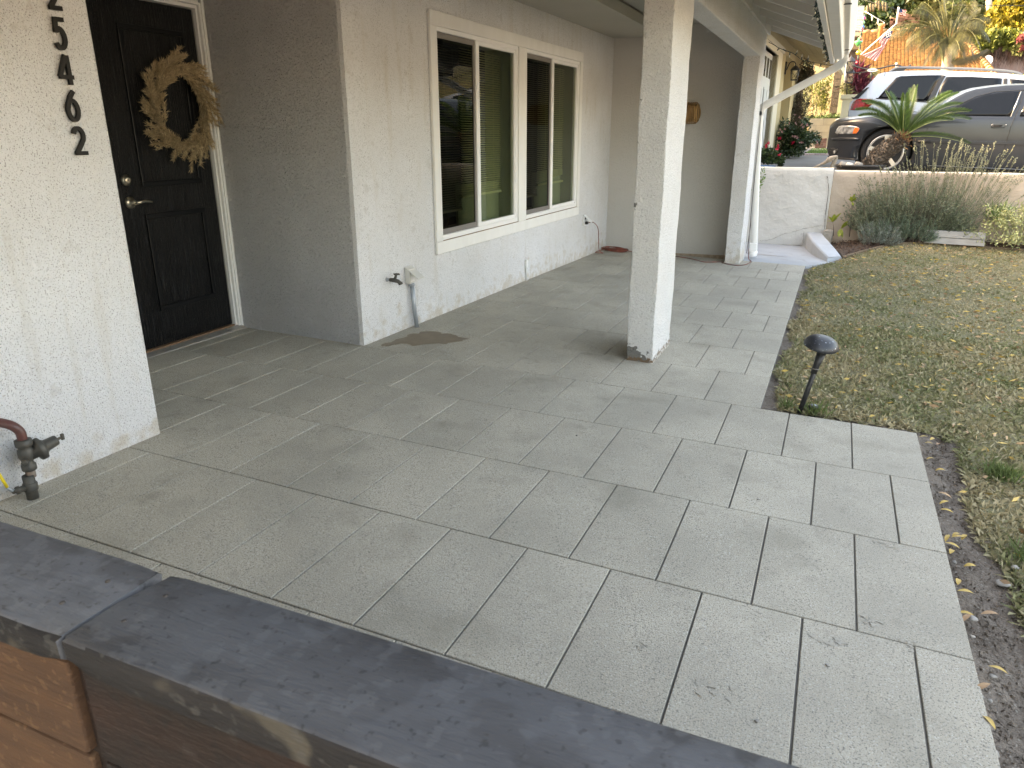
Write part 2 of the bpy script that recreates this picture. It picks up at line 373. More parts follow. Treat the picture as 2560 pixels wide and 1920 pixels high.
def tile_mesh(w, d, nm='tile'):
    e = .0064; h = .008; c = .0017
    b = MB(); x, y = w / 2 - e / 2, d / 2 - e / 2
    lo = [(-x, -y), (x, -y), (x, y), (-x, y)]; hi = [(-x + c, -y + c), (x - c, -y + c), (x - c, y - c), (-x + c, y - c)]
    b.add([(*p, -h) for p in lo] + [(*p, -c) for p in lo] + [(*p, 0) for p in hi], [(8, 9, 10, 11)] + [(i, (i + 1) % 4, (i + 1) % 4 + 4, i + 4) for i in range(4)] + [(i + 4, (i + 1) % 4 + 4, (i + 1) % 4 + 8, i + 8) for i in range(4)])
    me = bpy.data.meshes.new(nm); me.from_pydata(b.v, [], b.f); me.materials.append(TILE); return me
full = tile_mesh(U, .61)
for r in range(len(ROWS) - 1):
    j = r - 8; y0, y1 = ROWS[r], ROWS[r + 1]; xm = PATX if j >= 0 else EXTX
    offx = 0 if j % 2 == 0 else .5
    k = -9 + offx
    while k * U < xm:
        x0, x1 = k * U, min((k + 1) * U, xm); k += 1
        if xm - x1 < .03: x1 = xm
        if x1 - x0 < .04 or x1 < -2.05: continue
        if y1 < -1.7 and x1 < -.9: continue
        if y0 > .03 and x1 < -.85: continue
        isf = abs(x1 - x0 - U) < .001
        o = bpy.data.objects.new('tile', full if isf else tile_mesh(x1 - x0, .61)); COL.objects.link(o)
        o.parent = patio; cx, cy = (x0 + x1) / 2, (y0 + y1) / 2
        o.matrix_local = Matrix.Translation((cx, cy, fz(cx, cy) + random.uniform(-.0006, .0006))) @ TILT.to_4x4() @ Matrix.Diagonal((1, (y1 - y0 - .0060) / (.61 - .0064) * 1.0, 1, 1))
def decal(name, cx, cy, pts, mat, lift=.0022):
    b = MB(); P = [(cx, cy, fz(cx, cy) + lift)] + [(cx + x, cy + y, fz(cx + x, cy + y) + lift) for x, y in pts]; n = len(pts)
    b.add(P, [(0, i + 1, (i + 1) % n + 1) for i in range(n)]); return b.build(name, mat, patio)
def ragged(rx, ry, n=40, j=.28, rot=0):
    out = []; ph = [random.uniform(0, 6.28) for _ in range(5)]
    for i in range(n):
        a = 2 * math.pi * i / n; q = 1 + j * (math.sin(3 * a + ph[0]) * .5 + math.sin(7 * a + ph[1]) * .3 + math.sin(13 * a + ph[2]) * .25 + math.sin(19 * a + ph[3]) * .15)
        x, y = rx * q * math.cos(a), ry * q * math.sin(a); out.append((x * math.cos(rot) - y * math.sin(rot), x * math.sin(rot) + y * math.cos(rot)))
    return out
decal('water_stain', -.455, .42, ragged(.22, .17, rot=.7), WET)
decal('water_stain', -.60, .27, ragged(.05, .15, rot=-.2), WET, .0026)
decal('water_stain', -.655, .14, ragged(.018, .05), WET)
for px_, py_, rx, ry in ((1790, 1735, .05, .035), (2080, 1605, .045, .03), (2175, 1560, .035, .03), (1610, 1612, .03, .02), (2215, 1360, .05, .02), (2280, 1620, .03, .02)):
    p = at(px_, py_, 0); d = ray(px_, py_); t = -(NW.dot(CW)) / NW.dot(d); p = CW + d * t
    for _ in range(7): decal('muddy_print', p.x + random.gauss(0, rx * .5), p.y + random.gauss(0, ry * .7), ragged(rx * random.uniform(.10, .3), ry * random.uniform(.12, .4), 26, j=.6, rot=random.uniform(0, 3)), STAIN, .0018 + .0002 * _)
for (x, y), gl in zip(((.52, -.4), (1.05, -.8), (1.93, -1.1), (2.21, -2.05), (2.05, -2.35), (.15, -.55), (.75, .35)), ('in the middle of the patio, left of the others', 'on the patio below the porch post', 'at the right, between the notch and the outer edge', 'in the lower right of the patio', 'lowest right, nearest the planter wall', 'left of the patio centre', 'just left of the foot of the near porch post')):
    b = MB(); b.lathe((x, y, fz(x, y)), [(.002, 0), (.006, .002), (.004, .006)], n=7)
    tag(b.build('grit', PEB, None), 'small dark bit of grit ' + gl, 'pebble', 'bits of grit on the patio')

# concrete landing past the patio and its curb
b = MB()
c = [(.70, 5.60), (.93, 5.62), (1.14, PATY + .012), (PATX, PATY + .004), (2.22, 6.05), (2.07, 6.5), (1.86, 7.34), (.70, 7.34)]
lz = lambda x, y: fz(x, y) - .004
b.add([(x, y, lz(x, y)) for x, y in c] + [(x, y, lz(x, y) - .15) for x, y in c], [tuple(range(8))] + [((i + 1) % 8, i, i + 8, (i + 1) % 8 + 8) for i in range(8)])
landing = b.build('concrete_landing', CONC, None, kind='structure', origin=(0, 0, 0))
b = MB(); L = [(1.745, 7.26, .20), (1.78, 6.95, .185), (1.85, 6.55, .155), (1.945, 6.2, .115), (2.06, 5.90, .055)]; R_ = [(1.945, 7.26, .20), (1.99, 6.95, .185), (2.06, 6.62, .155), (2.14, 6.34, .11), (2.225, 6.10, .045)]
rows = []
for (x, y, h), (x2, y2, h2) in zip(L, R_):
    z = fz(x, y); rows.append([(x, y, z - .1), (x, y, z + h - .015), (x + .015, y, z + h), (x2 - .015, y2, z + h2), (x2, y2, z + h2 - .015), (x2, y2, z - .1)])
b.grid(rows, False); b.add(rows[-1], [tuple(range(6))]); b.add(rows[0], [tuple(range(5, -1, -1))])
b.build('landing_curb', CURB, landing, bevel=.004)
decal_p = MB(); pts = ragged(.20, .035, rot=-.05)
cx, cy = 1.33, 6.05
decal_p.add([(cx, cy, lz(cx, cy) + .003)] + [(cx + x, cy + y, lz(cx + x, cy + y) + .003) for x, y in pts], [(0, i + 1, (i + 1) % 40 + 1) for i in range(40)])
decal_p.build('damp_patch', M('damp', (.30, .285, .27), .6), landing)

# boundary wall: white part and tan part
def rwall(name, x0, x1, y0, y1, zt, zb, mat, seed, lean=0, label=None):
    nx = max(2, int((x1 - x0) / .07)); rr = np.random.default_rng(seed)
    t = empty(name, (x0, y0, zb), label, 'wall')
    b = MB(); P = []
    zs = lin(zb, zt - .04, 18)
    for x in lin(x0, x1, nx):
        P.append([(x - lean * (z - zt) / (zb - zt) * 1.0, y0 + .004 * math.sin(x * 17 + z * 23) + .003 * math.sin(x * 41 - z * 19), z) for z in zs] +
                 [(x, y0 + .008, zt - .018), (x, y0 + .028, zt - .004), (x, (y0 + y1) / 2, zt + .002 * math.sin(x * 13)), (x, y1 - .02, zt - .004), (x, y1, zt - .03), (x, y1, zb)])
    b.grid(P); b.f = [tuple(reversed(f)) for f in b.f]; k = len(P[0])
    b.add(P[0], [tuple(range(k - 1, -1, -1))], False); b.add(P[-1], [tuple(range(k))], False); b.build('wall_face', mat, t)
    part(t, 'skylit_top', SKYTOP, lambda b: b.grid([[(x, y0 + .012, zt - .010), (x, y0 + .03, zt + .0015), (x, (y0 + y1) / 2, zt + .004 + .002 * math.sin(x * 13)), (x, y1 - .025, zt + .001)] for x in lin(x0 + .003, x1 - .003, nx)][::-1]))  # pale strip painted in for skylight on the wall top
    return t
wwall = rwall('white_boundary_wall', .70, 1.985, 7.25, 7.42, .935, -.35, STUC_W, 1, 0, 'white stucco retaining wall behind the concrete landing, with a long crack near its foot')
twall = rwall('tan_boundary_wall', 1.992, 10.5, 7.262, 7.42, .905, -.3, STUC_T, 2, 0, 'tan stucco retaining wall with skylight painted pale along its top, behind the lavender bush')
# cracks: thin dark grooves standing a hair proud of the white wall
def crack(pts, w, parent, name='crack', Y=7.243):
    b = MB(); P = []
    for i, (x, y) in enumerate(pts):
        p = at(x, y, Y); P.append(p)
    Q = []
    for a, c in zip(P, P[1:]):
        for i in range(6):
            q = a.lerp(c, i / 6); q.z += random.uniform(-.006, .006); q.x += random.uniform(-.004, .004); Q.append(q)
    Q.append(P[-1])
    for a, c in zip(Q, Q[1:]):
        ww = w * random.uniform(.4, 1.2); d = (c - a).normalized(); s_ = Vector((-d.z, 0, d.x)) * ww
        b.prism([a - s_, c - s_, c + s_, a + s_], (0, .006, 0))
    b.build(name, M('crack_dark', (.16, .145, .13), .95), parent)
crack([(1900, 602), (1925, 600), (1955, 587), (1990, 577), (2010, 571), (2055, 563)], .0018, wwall)
crack([(1870, 608), (1935, 611), (2005, 613)], .0025, wwall, Y=7.242)
crack([(2007, 613), (2010, 578)], .002, wwall)
crack([(2068, 440), (2072, 470), (2066, 520), (2061, 572)], .004, wwall, Y=7.240)
for i in range(9):                                   # trowel marks
    x = random.uniform(1.05, 1.9); z = random.uniform(.1, .8)
    a = Vector((x, 7.244, z)); b = MB(); d = Vector((random.uniform(.08, .22), 0, random.uniform(-.02, .1)))
    b.prism([a, a + d * .5 + Vector((0, 0, .003)), a + d, a + d * .5 + Vector((0, 0, -.003))], (0, .006, 0)); b.build('trowel_ridge', STUC_W, wwall)

# ================================================================ the house
wx = lambda y: -.765 + .02 * y                        # front wall line runs a touch skew to the porch
house = empty('house', (-.76, 0, 0), 'white stucco house with a covered porch, black front door and a wide four-pane window', 'house')
ZC = 2.475
# left wing wall
b = MB(); b.box((-2.3, -7, -.2), (-.742, -1.665, 3.0))
b.build('left_wall', STUC, house, bevel=.012)
part(house, 'entry_side_wall', STUC_R, lambda b: b.box((-2.3, .045, -.2), (-.792, .25, 2.9)), bevel=.006)
# front wall with the window hole: y 1.12..2.585 and 2.745..4.20, z .58...2.11
def wallseg(b, ya, yb, za, zb, th=.16, off=0):
    b.add([(wx(ya) - th, ya, za), (wx(ya) + off, ya, za), (wx(yb) + off, yb, za), (wx(yb) - th, yb, za), (wx(ya) - th, ya, zb), (wx(ya) + off, ya, zb), (wx(yb) + off, yb, zb), (wx(yb) - th, yb, zb)],
          [(3, 2, 1, 0), (4, 5, 6, 7), (0, 1, 5, 4), (1, 2, 6, 5), (2, 3, 7, 6), (3, 0, 4, 7)])
def fw(b):
    wallseg(b, .046, 1.09, -.2, 2.9); wallseg(b, 4.245, 5.6, -.2, 2.9); wallseg(b, 1.09, 4.245, -.2, .535); wallseg(b, 1.09, 4.245, 2.16, 2.9)
part(house, 'front_wall', STUC, fw)
bwY = lambda x: 5.452 + .0 * x + max(0, x + .66) * .1
def bw(b):
    b.prism([(-.9, bwY(-.66), -.25), (-.66, bwY(-.66), -.25), (.945, bwY(.945), -.25), (.945, 5.62 + .02, -.25), (.945, 5.75, -.25), (-.9, 5.75, -.25)], (0, 0, 3.2))
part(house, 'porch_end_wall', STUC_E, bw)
part(house, 'porch_end_wall_foot', M('wall_foot', (.42, .33, .25), .9, (.25, .18, .13), 30, .5), lambda b: b.prism([(-.62, bwY(-.62) - .004, -.2), (.93, bwY(.93) - .004, -.2), (.93, bwY(.93) + .01, -.2), (-.62, bwY(-.62) + .01, -.2)], (0, 0, .125)))
# ceiling: a lower band beside the wall and a higher one behind the beam
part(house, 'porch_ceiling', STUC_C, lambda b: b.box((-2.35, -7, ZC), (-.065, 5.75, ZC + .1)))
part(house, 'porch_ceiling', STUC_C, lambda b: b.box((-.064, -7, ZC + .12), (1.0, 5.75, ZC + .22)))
# beam and the two posts
part(house, 'beam', STUC, lambda b: b.box((.93, -7, 2.183), (1.101, 5.60, 2.60)), bevel=.010)
def post(y0, y1, mt):
    x0, x1 = .928, 1.103
    P = []
    for z in [-.12] + lin(-.02, 2.19, 24):
        w = lambda s_: .0022 * math.sin(z * 11 + s_ * 7) + .0015 * math.sin(z * 29 + s_ * 3)
        P.append([(x0 + w(1), y0 + w(2), z), (x1 + w(3), y0 + w(4), z), (x1 + w(5), y1 + w(6), z), (x0 + w(7), y1 + w(8), z), (x0 + w(1), y0 + w(2), z)])
    b = MB(); b.grid(P, False); b.f = [tuple(reversed(f)) for f in b.f]
    o = b.build('post', mt, house, bevel=.006)
    bm = bmesh.new(); bm.from_mesh(o.data); bmesh.ops.remove_doubles(bm, verts=bm.verts, dist=1e-5); bmesh.ops.recalc_face_normals(bm, faces=bm.faces); bm.to_mesh(o.data); bm.free()
    return o
def post_ex(N, Lk, vec, noise, rng_, mix, c):
    # bare render where the paint has come off at the foot: a patch with its own ragged outline
    sp = N.new('ShaderNodeSeparateXYZ'); Lk(vec, sp.inputs[0])
    a = rng_(sp.outputs['Z'], .035, .115, 1, 0); nn = rng_(noise(16, 5, vec), .3, .7)
    s1 = N.new('ShaderNodeMath'); s1.operation = 'ADD'; Lk(a, s1.inputs[0]); Lk(nn, s1.inputs[1])
    k = rng_(sp.outputs['X'], .93, 1.06, .25, -.6)
    s2 = N.new('ShaderNodeMath'); s2.operation = 'ADD'; Lk(s1.outputs[0], s2.inputs[0]); Lk(k, s2.inputs[1])
    c = mix(rng_(s2.outputs[0], 1.02, 1.06), c, (.20, .195, .18))
    b_ = rng_(sp.outputs['Z'], -.005, .012, 1, 0); n2 = rng_(noise(45, 4, vec), .45, .55)
    m_ = N.new('ShaderNodeMath'); m_.operation = 'MULTIPLY'; Lk(b_, m_.inputs[0]); Lk(n2, m_.inputs[1])
    return mix(m_.outputs[0], c, (.21, .14, .09))
POSTM = M('stucco_post', (.74, .74, .73), .88, (.66, .655, .64), 2.5, .5, [(85, .020, 3), (190, .006, 2)], [(190, .59, (.32, .31, .30), .7)], spec=.25, extra=post_ex)
post(.572, 1.109, POSTM); post(5.095, 5.597, STUC)
part(house, 'post_foot', M('chipped_render', (.55, .52, .47), .95, (.16, .12, .09), 35, .25, [(50, .02, 4)]), lambda b: b.box((.935, .578, -.1), (1.107, 1.112, -.012)), bevel=.006)
# eave: rafters, sheathing, blocks, fascia
RS = .37; rz = lambda x: 2.515 - RS * (x - 1.1)
EXW = M('eave_paint', (.62, .60, .57), .6, (.55, .53, .50), 3, .5)
ry = [5.75, 5.10, 4.445, 3.80, 3.15, 2.5, 1.85, 1.2, .55, -.1, -.75, -1.4, -2.05, -2.7, -3.35, -4.0]
for y in ry:
    b = MB(); b.prism([(1.101, y - .019, rz(1.101)), (1.80, y - .019, rz(1.80)), (1.80, y - .019, rz(1.8) + .105), (1.101, y - .019, rz(1.101) + .105)], (0, .038, 0))
    b.build('rafter', EXW, house, bevel=.003)
for y, y2 in zip(ry, ry[1:]):
    part(house, 'frieze_block', EXW, lambda b: b.box((1.102, y2 + .022, 2.46), (1.125, y - .022, 2.66)))
for k in range(5):
    x0, x1 = 1.101 + k * .1405, 1.101 + (k + 1) * .1405 - .004; th = .018
    b = MB(); b.prism([(x0, -7, rz(x0) + .106), (x1, -7, rz(x1) + .106), (x1, -7, rz(x1) + .106 + th), (x0, -7, rz(x0) + .106 + th)], (0, 12.77, 0))
    b.build('eave_board', EXW, house)
part(house, 'fascia', PAINT, lambda b: b.box((1.802, -7, 2.135), (1.842, 5.80, 2.385)), bevel=.004)
b = MB(); b.prism([(1.845, -7, 2.33), (1.845, -7, 2.155), (1.925, -7, 2.15), (1.945, -7, 2.195), (1.985, -7, 2.20), (2.022, -7, 2.285), (2.022, -7, 2.335)], (0, 12.50, 0))
b.build('gutter', PAINT, house, bevel=.006)
for y in (1.86, 4.9):
    part(house, 'gutter_joint', DARK, lambda b: b.box((1.943, y, 2.188), (1.992, y + .005, 2.196)))
# the roof above, and the rest of the house mass behind the front wall
ROOFM = M('roof_shingle', (.20, .19, .18), .9, (.13, .125, .12), 9, .5, [(20, .02, 3)])
def roof(b):
    b.prism([(2.0, -7.2, 2.34), (1.80, -7.2, 2.42), (-4.2, -7.2, 5.15), (-10.2, -7.2, 2.42), (-10.2, -7.2, 2.52), (-4.2, -7.2, 5.27), (2.0, -7.2, 2.44)], (0, 13.05, 0))
part(house, 'roof', ROOFM, roof)
part(house, 'gable_wall', STUC, lambda b: b.prism([(-.92, 5.5, -.2), (-.92, 5.5, 3.5), (-4.2, 5.5, 5.1), (-9.7, 5.5, 2.5), (-9.7, 5.5, -.2)], (0, .2, 0)))
part(house, 'gable_wall', STUC, lambda b: b.prism([(.9, 5.56, 2.5), (.9, 5.56, 2.72), (-.9, 5.56, 3.42), (-.9, 5.56, 2.5)], (0, .15, 0)))
part(house, 'rear_wall', STUC, lambda b: b.box((-9.9, -7, -.2), (-9.7, 5.7, 2.6)))

# ---- front door (set back in the entry)
door = empty('front_door', (-2.0, -.3, .04), parent=house)
DX = -1.865; dy0, dy1 = -.93, -.015
part(house, 'entry_back_wall', STUC_R, lambda b: (b.box((-2.3, -1.67, -.2), (-1.83, -1.02, 2.9)), b.box((-2.3, -1.019, 2.21), (-1.83, .044, 2.9))))
P1, P2 = (-.601, 1.0745, -.122, 1.993), (-.614, .298, -.134, .914)
part(door, 'slab', DOOR, lambda b: b.box((DX - .045, dy0, .076), (DX, dy1, 2.134)), bevel=.003)
for (ya, za, yb, zb) in (P1, P2):
    def mould(b):
        w, t = .030, .013
        for (a0, b0, a1, b1) in ((ya, za, yb, za + w), (ya, zb - w, yb, zb), (ya, za + w, ya + w, zb - w), (yb - w, za + w, yb, zb - w)):
            b.box((DX + .0005, a0, b0), (DX + t, a1, b1))
    part(door, 'panel_moulding', DOORP, mould, bevel=.004)
    part(door, 'raised_panel', DOOR, lambda b: b.box((DX - .001, ya + .036, za + .036), (DX + .005, yb - .036, zb - .036)), bevel=.002)
lock = part(door, 'deadbolt', NICKEL, lambda b: b.lathe((DX, -.708, 1.122), [(.034, 0), (.034, .008), (.027, .016), (.022, .018), (.022, .024), (.012, .026)], (1, 0, 0), 28))
part(lock, 'keyhole', DARK, lambda b: b.box((DX + .0255, -.710, 1.116), (DX + .0275, -.706, 1.128)))
hd = part(door, 'handle_rose', NICKEL, lambda b: b.lathe((DX, -.704, .991), [(.036, 0), (.036, .006), (.026, .016), (.013, .02), (.013, .05)], (1, 0, 0), 28))
part(hd, 'lever', NICKEL, lambda b: b.tube([(DX + .045, -.704, .991), (DX + .062, -.70, .992), (DX + .064, -.672, .996), (DX + .062, -.642, .998), (DX + .058, -.612, .992), (DX + .056, -.587, .989)], [.011, .012, .0095, .008, .0065, .005], 10))
def dframe(b):
    b.box((DX - .06, dy1 + .004, .02), (DX + .03, dy1 + .018, 2.16)); b.box((DX - .06, dy0 - .034, .01), (DX + .012, dy0 - .004, 2.16)); b.box((DX - .06, dy0 - .004, 2.139), (DX + .03, dy1 + .004, 2.16))
part(door, 'frame', PAINT, dframe, bevel=.002)
def dtrim(b):
    b.box((DX - .02, dy1 + .0185, .0), (DX + .048, dy1 + .034, 2.175)); b.box((DX - .02, dy1 + .0345, .0), (DX + .055, .0405, 2.20)); b.box((DX - .02, dy0 - .1, 2.161), (DX + .048, dy1 + .018, 2.20))
    b.box((DX + .002, dy0 - .1, .0), (DX + .048, dy0 - .036, 2.16))
part(door, 'casing', PAINT, dtrim, bevel=.002)
part(door, 'weather_strip', ALU, lambda b: b.box((DX + .0005, dy1 + .0005, .08), (DX + .004, dy1 + .0035, 2.13)))
part(door, 'threshold', THRESH, lambda b: b.box((DX - .05, dy0 - .04, .045), (DX + .028, dy1 + .0, .074)), bevel=.003)
part(door, 'sill', ALU, lambda b: b.prism([(DX + .029, -1.0, .066), (DX + .085, -1.0, .052), (DX + .088, -1.0, .045), (DX + .088, -1.0, -.05), (DX + .029, -1.0, -.05)], (0, 1.03, 0)), bevel=.002)
for y in (-.86, -.62, -.30, -.12):
    part(door, 'screw_head', ALU, lambda b: b.lathe((DX + .05, y, .060), [(.007, 0), (.007, .003), (.004, .006)], n=10))

# ---- window
win = empty('window', (-.74, 2.65, .5), parent=house)
def bar(b, ya, yb, za, zb, o0, o1):
    b.add([(wx(ya) + o0, ya, za), (wx(ya) + o1, ya, za), (wx(yb) + o1, yb, za), (wx(yb) + o0, yb, za), (wx(ya) + o0, ya, zb), (wx(ya) + o1, ya, zb), (wx(yb) + o1, yb, zb), (wx(yb) + o0, yb, zb)],
          [(3, 2, 1, 0), (4, 5, 6, 7), (0, 1, 5, 4), (1, 2, 6, 5), (2, 3, 7, 6), (3, 0, 4, 7)])
part(win, 'head_trim', PAINT, lambda b: bar(b, 1.035, 4.285, 2.117, 2.212, .001, .026), bevel=.004)
part(win, 'sill_trim', PAINT, lambda b: bar(b, 1.035, 4.275, .494, .588, .001, .026), bevel=.004)
part(win, 'side_trim', PAINT, lambda b: bar(b, 1.035, 1.128, .589, 2.116, .001, .025), bevel=.004)
part(win, 'side_trim', PAINT, lambda b: bar(b, 4.205, 4.285, .589, 2.116, .001, .025), bevel=.004)
part(win, 'mullion', PAINT, lambda b: bar(b, 2.572, 2.752, .589, 2.116, .001, .025), bevel=.004)
part(win, 'grimy_gap', DIRT, lambda b: (bar(b, 1.129, 2.571, .5885, .5925, -.01, .0255), bar(b, 2.753, 4.204, .5885, .5925, -.01, .0255)))
SL = M('sill_shadow', (.3, .27, .22), .8)
for (ya, yb) in ((1.128, 2.572), (2.752, 4.205)):
    md = 1.128 + .655 if ya < 2 else 2.752 + .685
    fr = MB()
    bar(fr, ya, yb, 2.085, 2.117, -.05, .012); bar(fr, ya, yb, .592, .63, -.05, .012); bar(fr, ya, ya + .022, .63, 2.085, -.05, .012); bar(fr, yb - .03, yb, .63, 2.085, -.05, .012)
    sash = fr.build('window_frame', VINYL, win, bevel=.003)
    s1 = MB(); bar(s1, md - .015, md + .03, .63, 2.085, -.035, .006); bar(s1, md + .030, yb - .03, 2.055, 2.085, -.035, .004); bar(s1, md + .03, yb - .03, .63, .662, -.035, .004); bar(s1, yb - .052, yb - .03, .66, 2.056, -.035, .004); bar(s1, md + .031, md + .05, .66, 2.056, -.034, .003)
    s1.build('sash', VINYL, win, bevel=.003)
    s2 = MB(); bar(s2, ya + .022, md - .016, 2.045, 2.083, -.02, -.004); bar(s2, ya + .022, md - .016, .632, .672, -.02, -.004); bar(s2, md - .045, md - .016, .672, 2.045, -.02, -.004); bar(s2, ya + .022, ya + .034, .672, 2.045, -.02, -.004)
    s2.build('screen_frame', SCREEN, win)
    part(win, 'pane', PANE_D, lambda b: b.add([(wx(ya) - .012, ya + .03, .66), (wx(md) - .012, md - .04, .66), (wx(md) - .012, md - .04, 2.05), (wx(ya) - .012, ya + .03, 2.05)], [(0, 1, 2, 3)]))
    part(win, 'pane', PANE, lambda b: b.add([(wx(md) - .016, md + .045, .655), (wx(yb) - .016, yb - .05, .655), (wx(yb) - .016, yb - .05, 2.06), (wx(md) - .016, md + .045, 2.06)], [(0, 1, 2, 3)]))
    # inside: jambs, sill board and a lowered blind of thin slats
    part(win, 'inner_jamb', JAMB, lambda b: (bar(b, yb - .03, yb + .02, .5, 2.15, -.30, -.051), bar(b, ya - .02, ya + .02, .5, 2.15, -.30, -.051), bar(b, ya, yb, 2.09, 2.15, -.30, -.052), bar(b, ya, yb, .56, .625, -.30, -.052)))
    part(win, 'apron_panel', JAMB, lambda b: bar(b, md - .05, yb, .62, .97 if ya < 2 else 1.0, -.19, -.17))
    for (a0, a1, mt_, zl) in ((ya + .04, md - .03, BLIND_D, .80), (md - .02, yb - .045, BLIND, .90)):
        bb = MB(); z = zl; k = 0
        sag = .06 if (ya > 2 and mt_ is BLIND) else .0
        while z < 2.05:
            dz0 = sag * max(0, 1 - k / 6); 
            bb.add([(wx(a0) - .155, a0, z), (wx(a0) - .137, a0, z - .010), (wx(a1) - .137, a1, z - .010 + dz0), (wx(a1) - .155, a1, z + dz0)], [(0, 1, 2, 3)])
            z += .019; k += 1
        bar(bb, a0, a1, zl - .035, zl - .015, -.158, -.134)
        for q in (.25, .78): bar(bb, a0 + (a1 - a0) * q, a0 + (a1 - a0) * q + .004, zl, 2.05, -.132, -.130)
        bb.build('blind', mt_, win)
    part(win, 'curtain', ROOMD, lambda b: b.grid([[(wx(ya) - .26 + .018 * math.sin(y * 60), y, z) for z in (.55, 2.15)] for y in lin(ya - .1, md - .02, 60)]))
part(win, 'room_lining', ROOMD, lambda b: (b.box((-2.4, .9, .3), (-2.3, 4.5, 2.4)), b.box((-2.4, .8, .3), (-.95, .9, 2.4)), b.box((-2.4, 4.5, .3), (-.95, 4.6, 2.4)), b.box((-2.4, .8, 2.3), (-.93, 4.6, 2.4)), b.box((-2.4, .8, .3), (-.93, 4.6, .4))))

# ---- house numbers 2 5 4 6 2 (five black numerals down the left wall)
def stroke(path, w):                                     # ribbon outline of a polyline in the wall plane (y, z)
    L_, R_ = [], []
    for i, p in enumerate(path):
        a = Vector(path[max(i - 1, 0)]); c = Vector(path[min(i + 1, len(path) - 1)]); d = (c - a).normalized(); n_ = Vector((-d.y, d.x)) * w / 2
        L_.append(Vector(p) + n_); R_.append(Vector(p) - n_)
    return L_, R_
arc = lambda cx, cy, r, a0, a1, n=14, ry=None: [(cx + r * math.cos(math.radians(a0 + (a1 - a0) * i / n)), cy + (ry or r) * math.sin(math.radians(a0 + (a1 - a0) * i / n))) for i in range(n + 1)]
GL = {'5': [[(.86, .94), (.30, .94)], [(.34, 1.0), (.25, .50)], [(.25, .53)] + arc(.44, .32, .33, 115, -150, 18)],
      '4': [[(.60, 1.0), (.05, .26)], [(.0, .26), (.95, .26)], [(.70, 1.0), (.70, .0)]],
      '6': [[(.70, .98), (.42, .78), (.22, .52), (.14, .35)], arc(.48, .32, .34, 165, -195, 26)],
      '2': [arc(.45, .68, .32, 165, -30, 14, .27) + [(.55, .38), (.14, .06)], [(.06, .06), (.88, .06)]]}
for ch, yc, zc_, lab in (('2', -1.813, 1.881, 'black numeral 2 at the top of the left wall, partly cut off'), ('5', -1.8165, 1.749, 'black metal numeral 5 on the left wall, second from the top'),
                    ('4', -1.821, 1.6185, 'black metal numeral 4, the middle one of the five house numbers'), ('6', -1.8195, 1.492, 'black metal numeral 6, above the lowest numeral'), ('2', -1.815, 1.359, 'black metal numeral 2, lowest of the house numbers')):
    H = .106; Wn = .062; b = MB()
    for k, pth in enumerate(GL[ch]):
        L_, R_ = stroke([(p[0] * Wn, p[1] * H) for p in pth], .0155); n_ = len(L_); f = lambda q, x: (x, yc - Wn / 2 + q.x, zc_ - H / 2 + q.y)
        x0, x1 = -.7345 - .0004 * k, -.7225 - .0004 * k
        vs = [f(q, x1) for q in L_] + [f(q, x1) for q in R_] + [f(q, x0) for q in L_] + [f(q, x0) for q in R_]
        fs = [(i, i + 1, n_ + i + 1, n_ + i) for i in range(n_ - 1)] + [(2 * n_ + i, i, i + 1, 2 * n_ + i + 1)[::-1] for i in range(n_ - 1)] + [(3 * n_ + i, n_ + i, n_ + i + 1, 3 * n_ + i + 1) for i in range(n_ - 1)] + [(0, n_, 3 * n_, 2 * n_), (n_ - 1, 2 * n_ - 1, 4 * n_ - 1, 3 * n_ - 1)[::-1]]
        b.add(vs, fs)
    b.build('house_number', NUM, None, label=lab, cat='house number', group='house numbers on the left wall')
# ---- wreath of pampas plumes
wc = Vector((DX + .045, -.272, 1.548))
wr = empty('wreath', (DX + .02, wc.y, wc.z - .3), 'round dried pampas grass wreath hanging on the black front door', 'wreath')
part(wr, 'hoop', BARK, lambda b: b.tube([(wc.x - .01, wc.y + .195 * math.cos(a), wc.z + .23 * math.sin(a)) for a in lin(0, 2 * math.pi, 40)], .012, 8))
Vs = []
for i in range(150):
    a = i / 150 * 2 * math.pi + random.uniform(-.06, .06)
    rr = random.uniform(.80, 1.10); base = np.array([wc.x + random.uniform(-.005, .035), wc.y + .20 * rr * math.cos(a), wc.z + .235 * rr * math.sin(a)])
    tang = np.array([0, math.sin(a), -math.cos(a)]); outw = np.array([0, math.cos(a), math.sin(a)])
    side = random.choice([-.35, .1, .45, .7]); d = unit(tang * (1 if True else -1) + outw * side + np.array([random.uniform(0, .35), 0, 0]))
    Ln = random.uniform(.10, .18); m_ = 130
    t = rng.uniform(0, 1, m_); drop = np.array([0, 0, -1]) * (t[:, None] ** 2) * .03
    ax = base + d * (t[:, None] * Ln) + drop
    sp = unit(d + rng.normal(size=(m_, 3)) * .42)
    Vs.append(leaves(ax, .034, .0046, sp * (1 - .4 * t[:, None]), jit=.12))
cards('plume', np.concatenate(Vs), PAMPAS, wr)

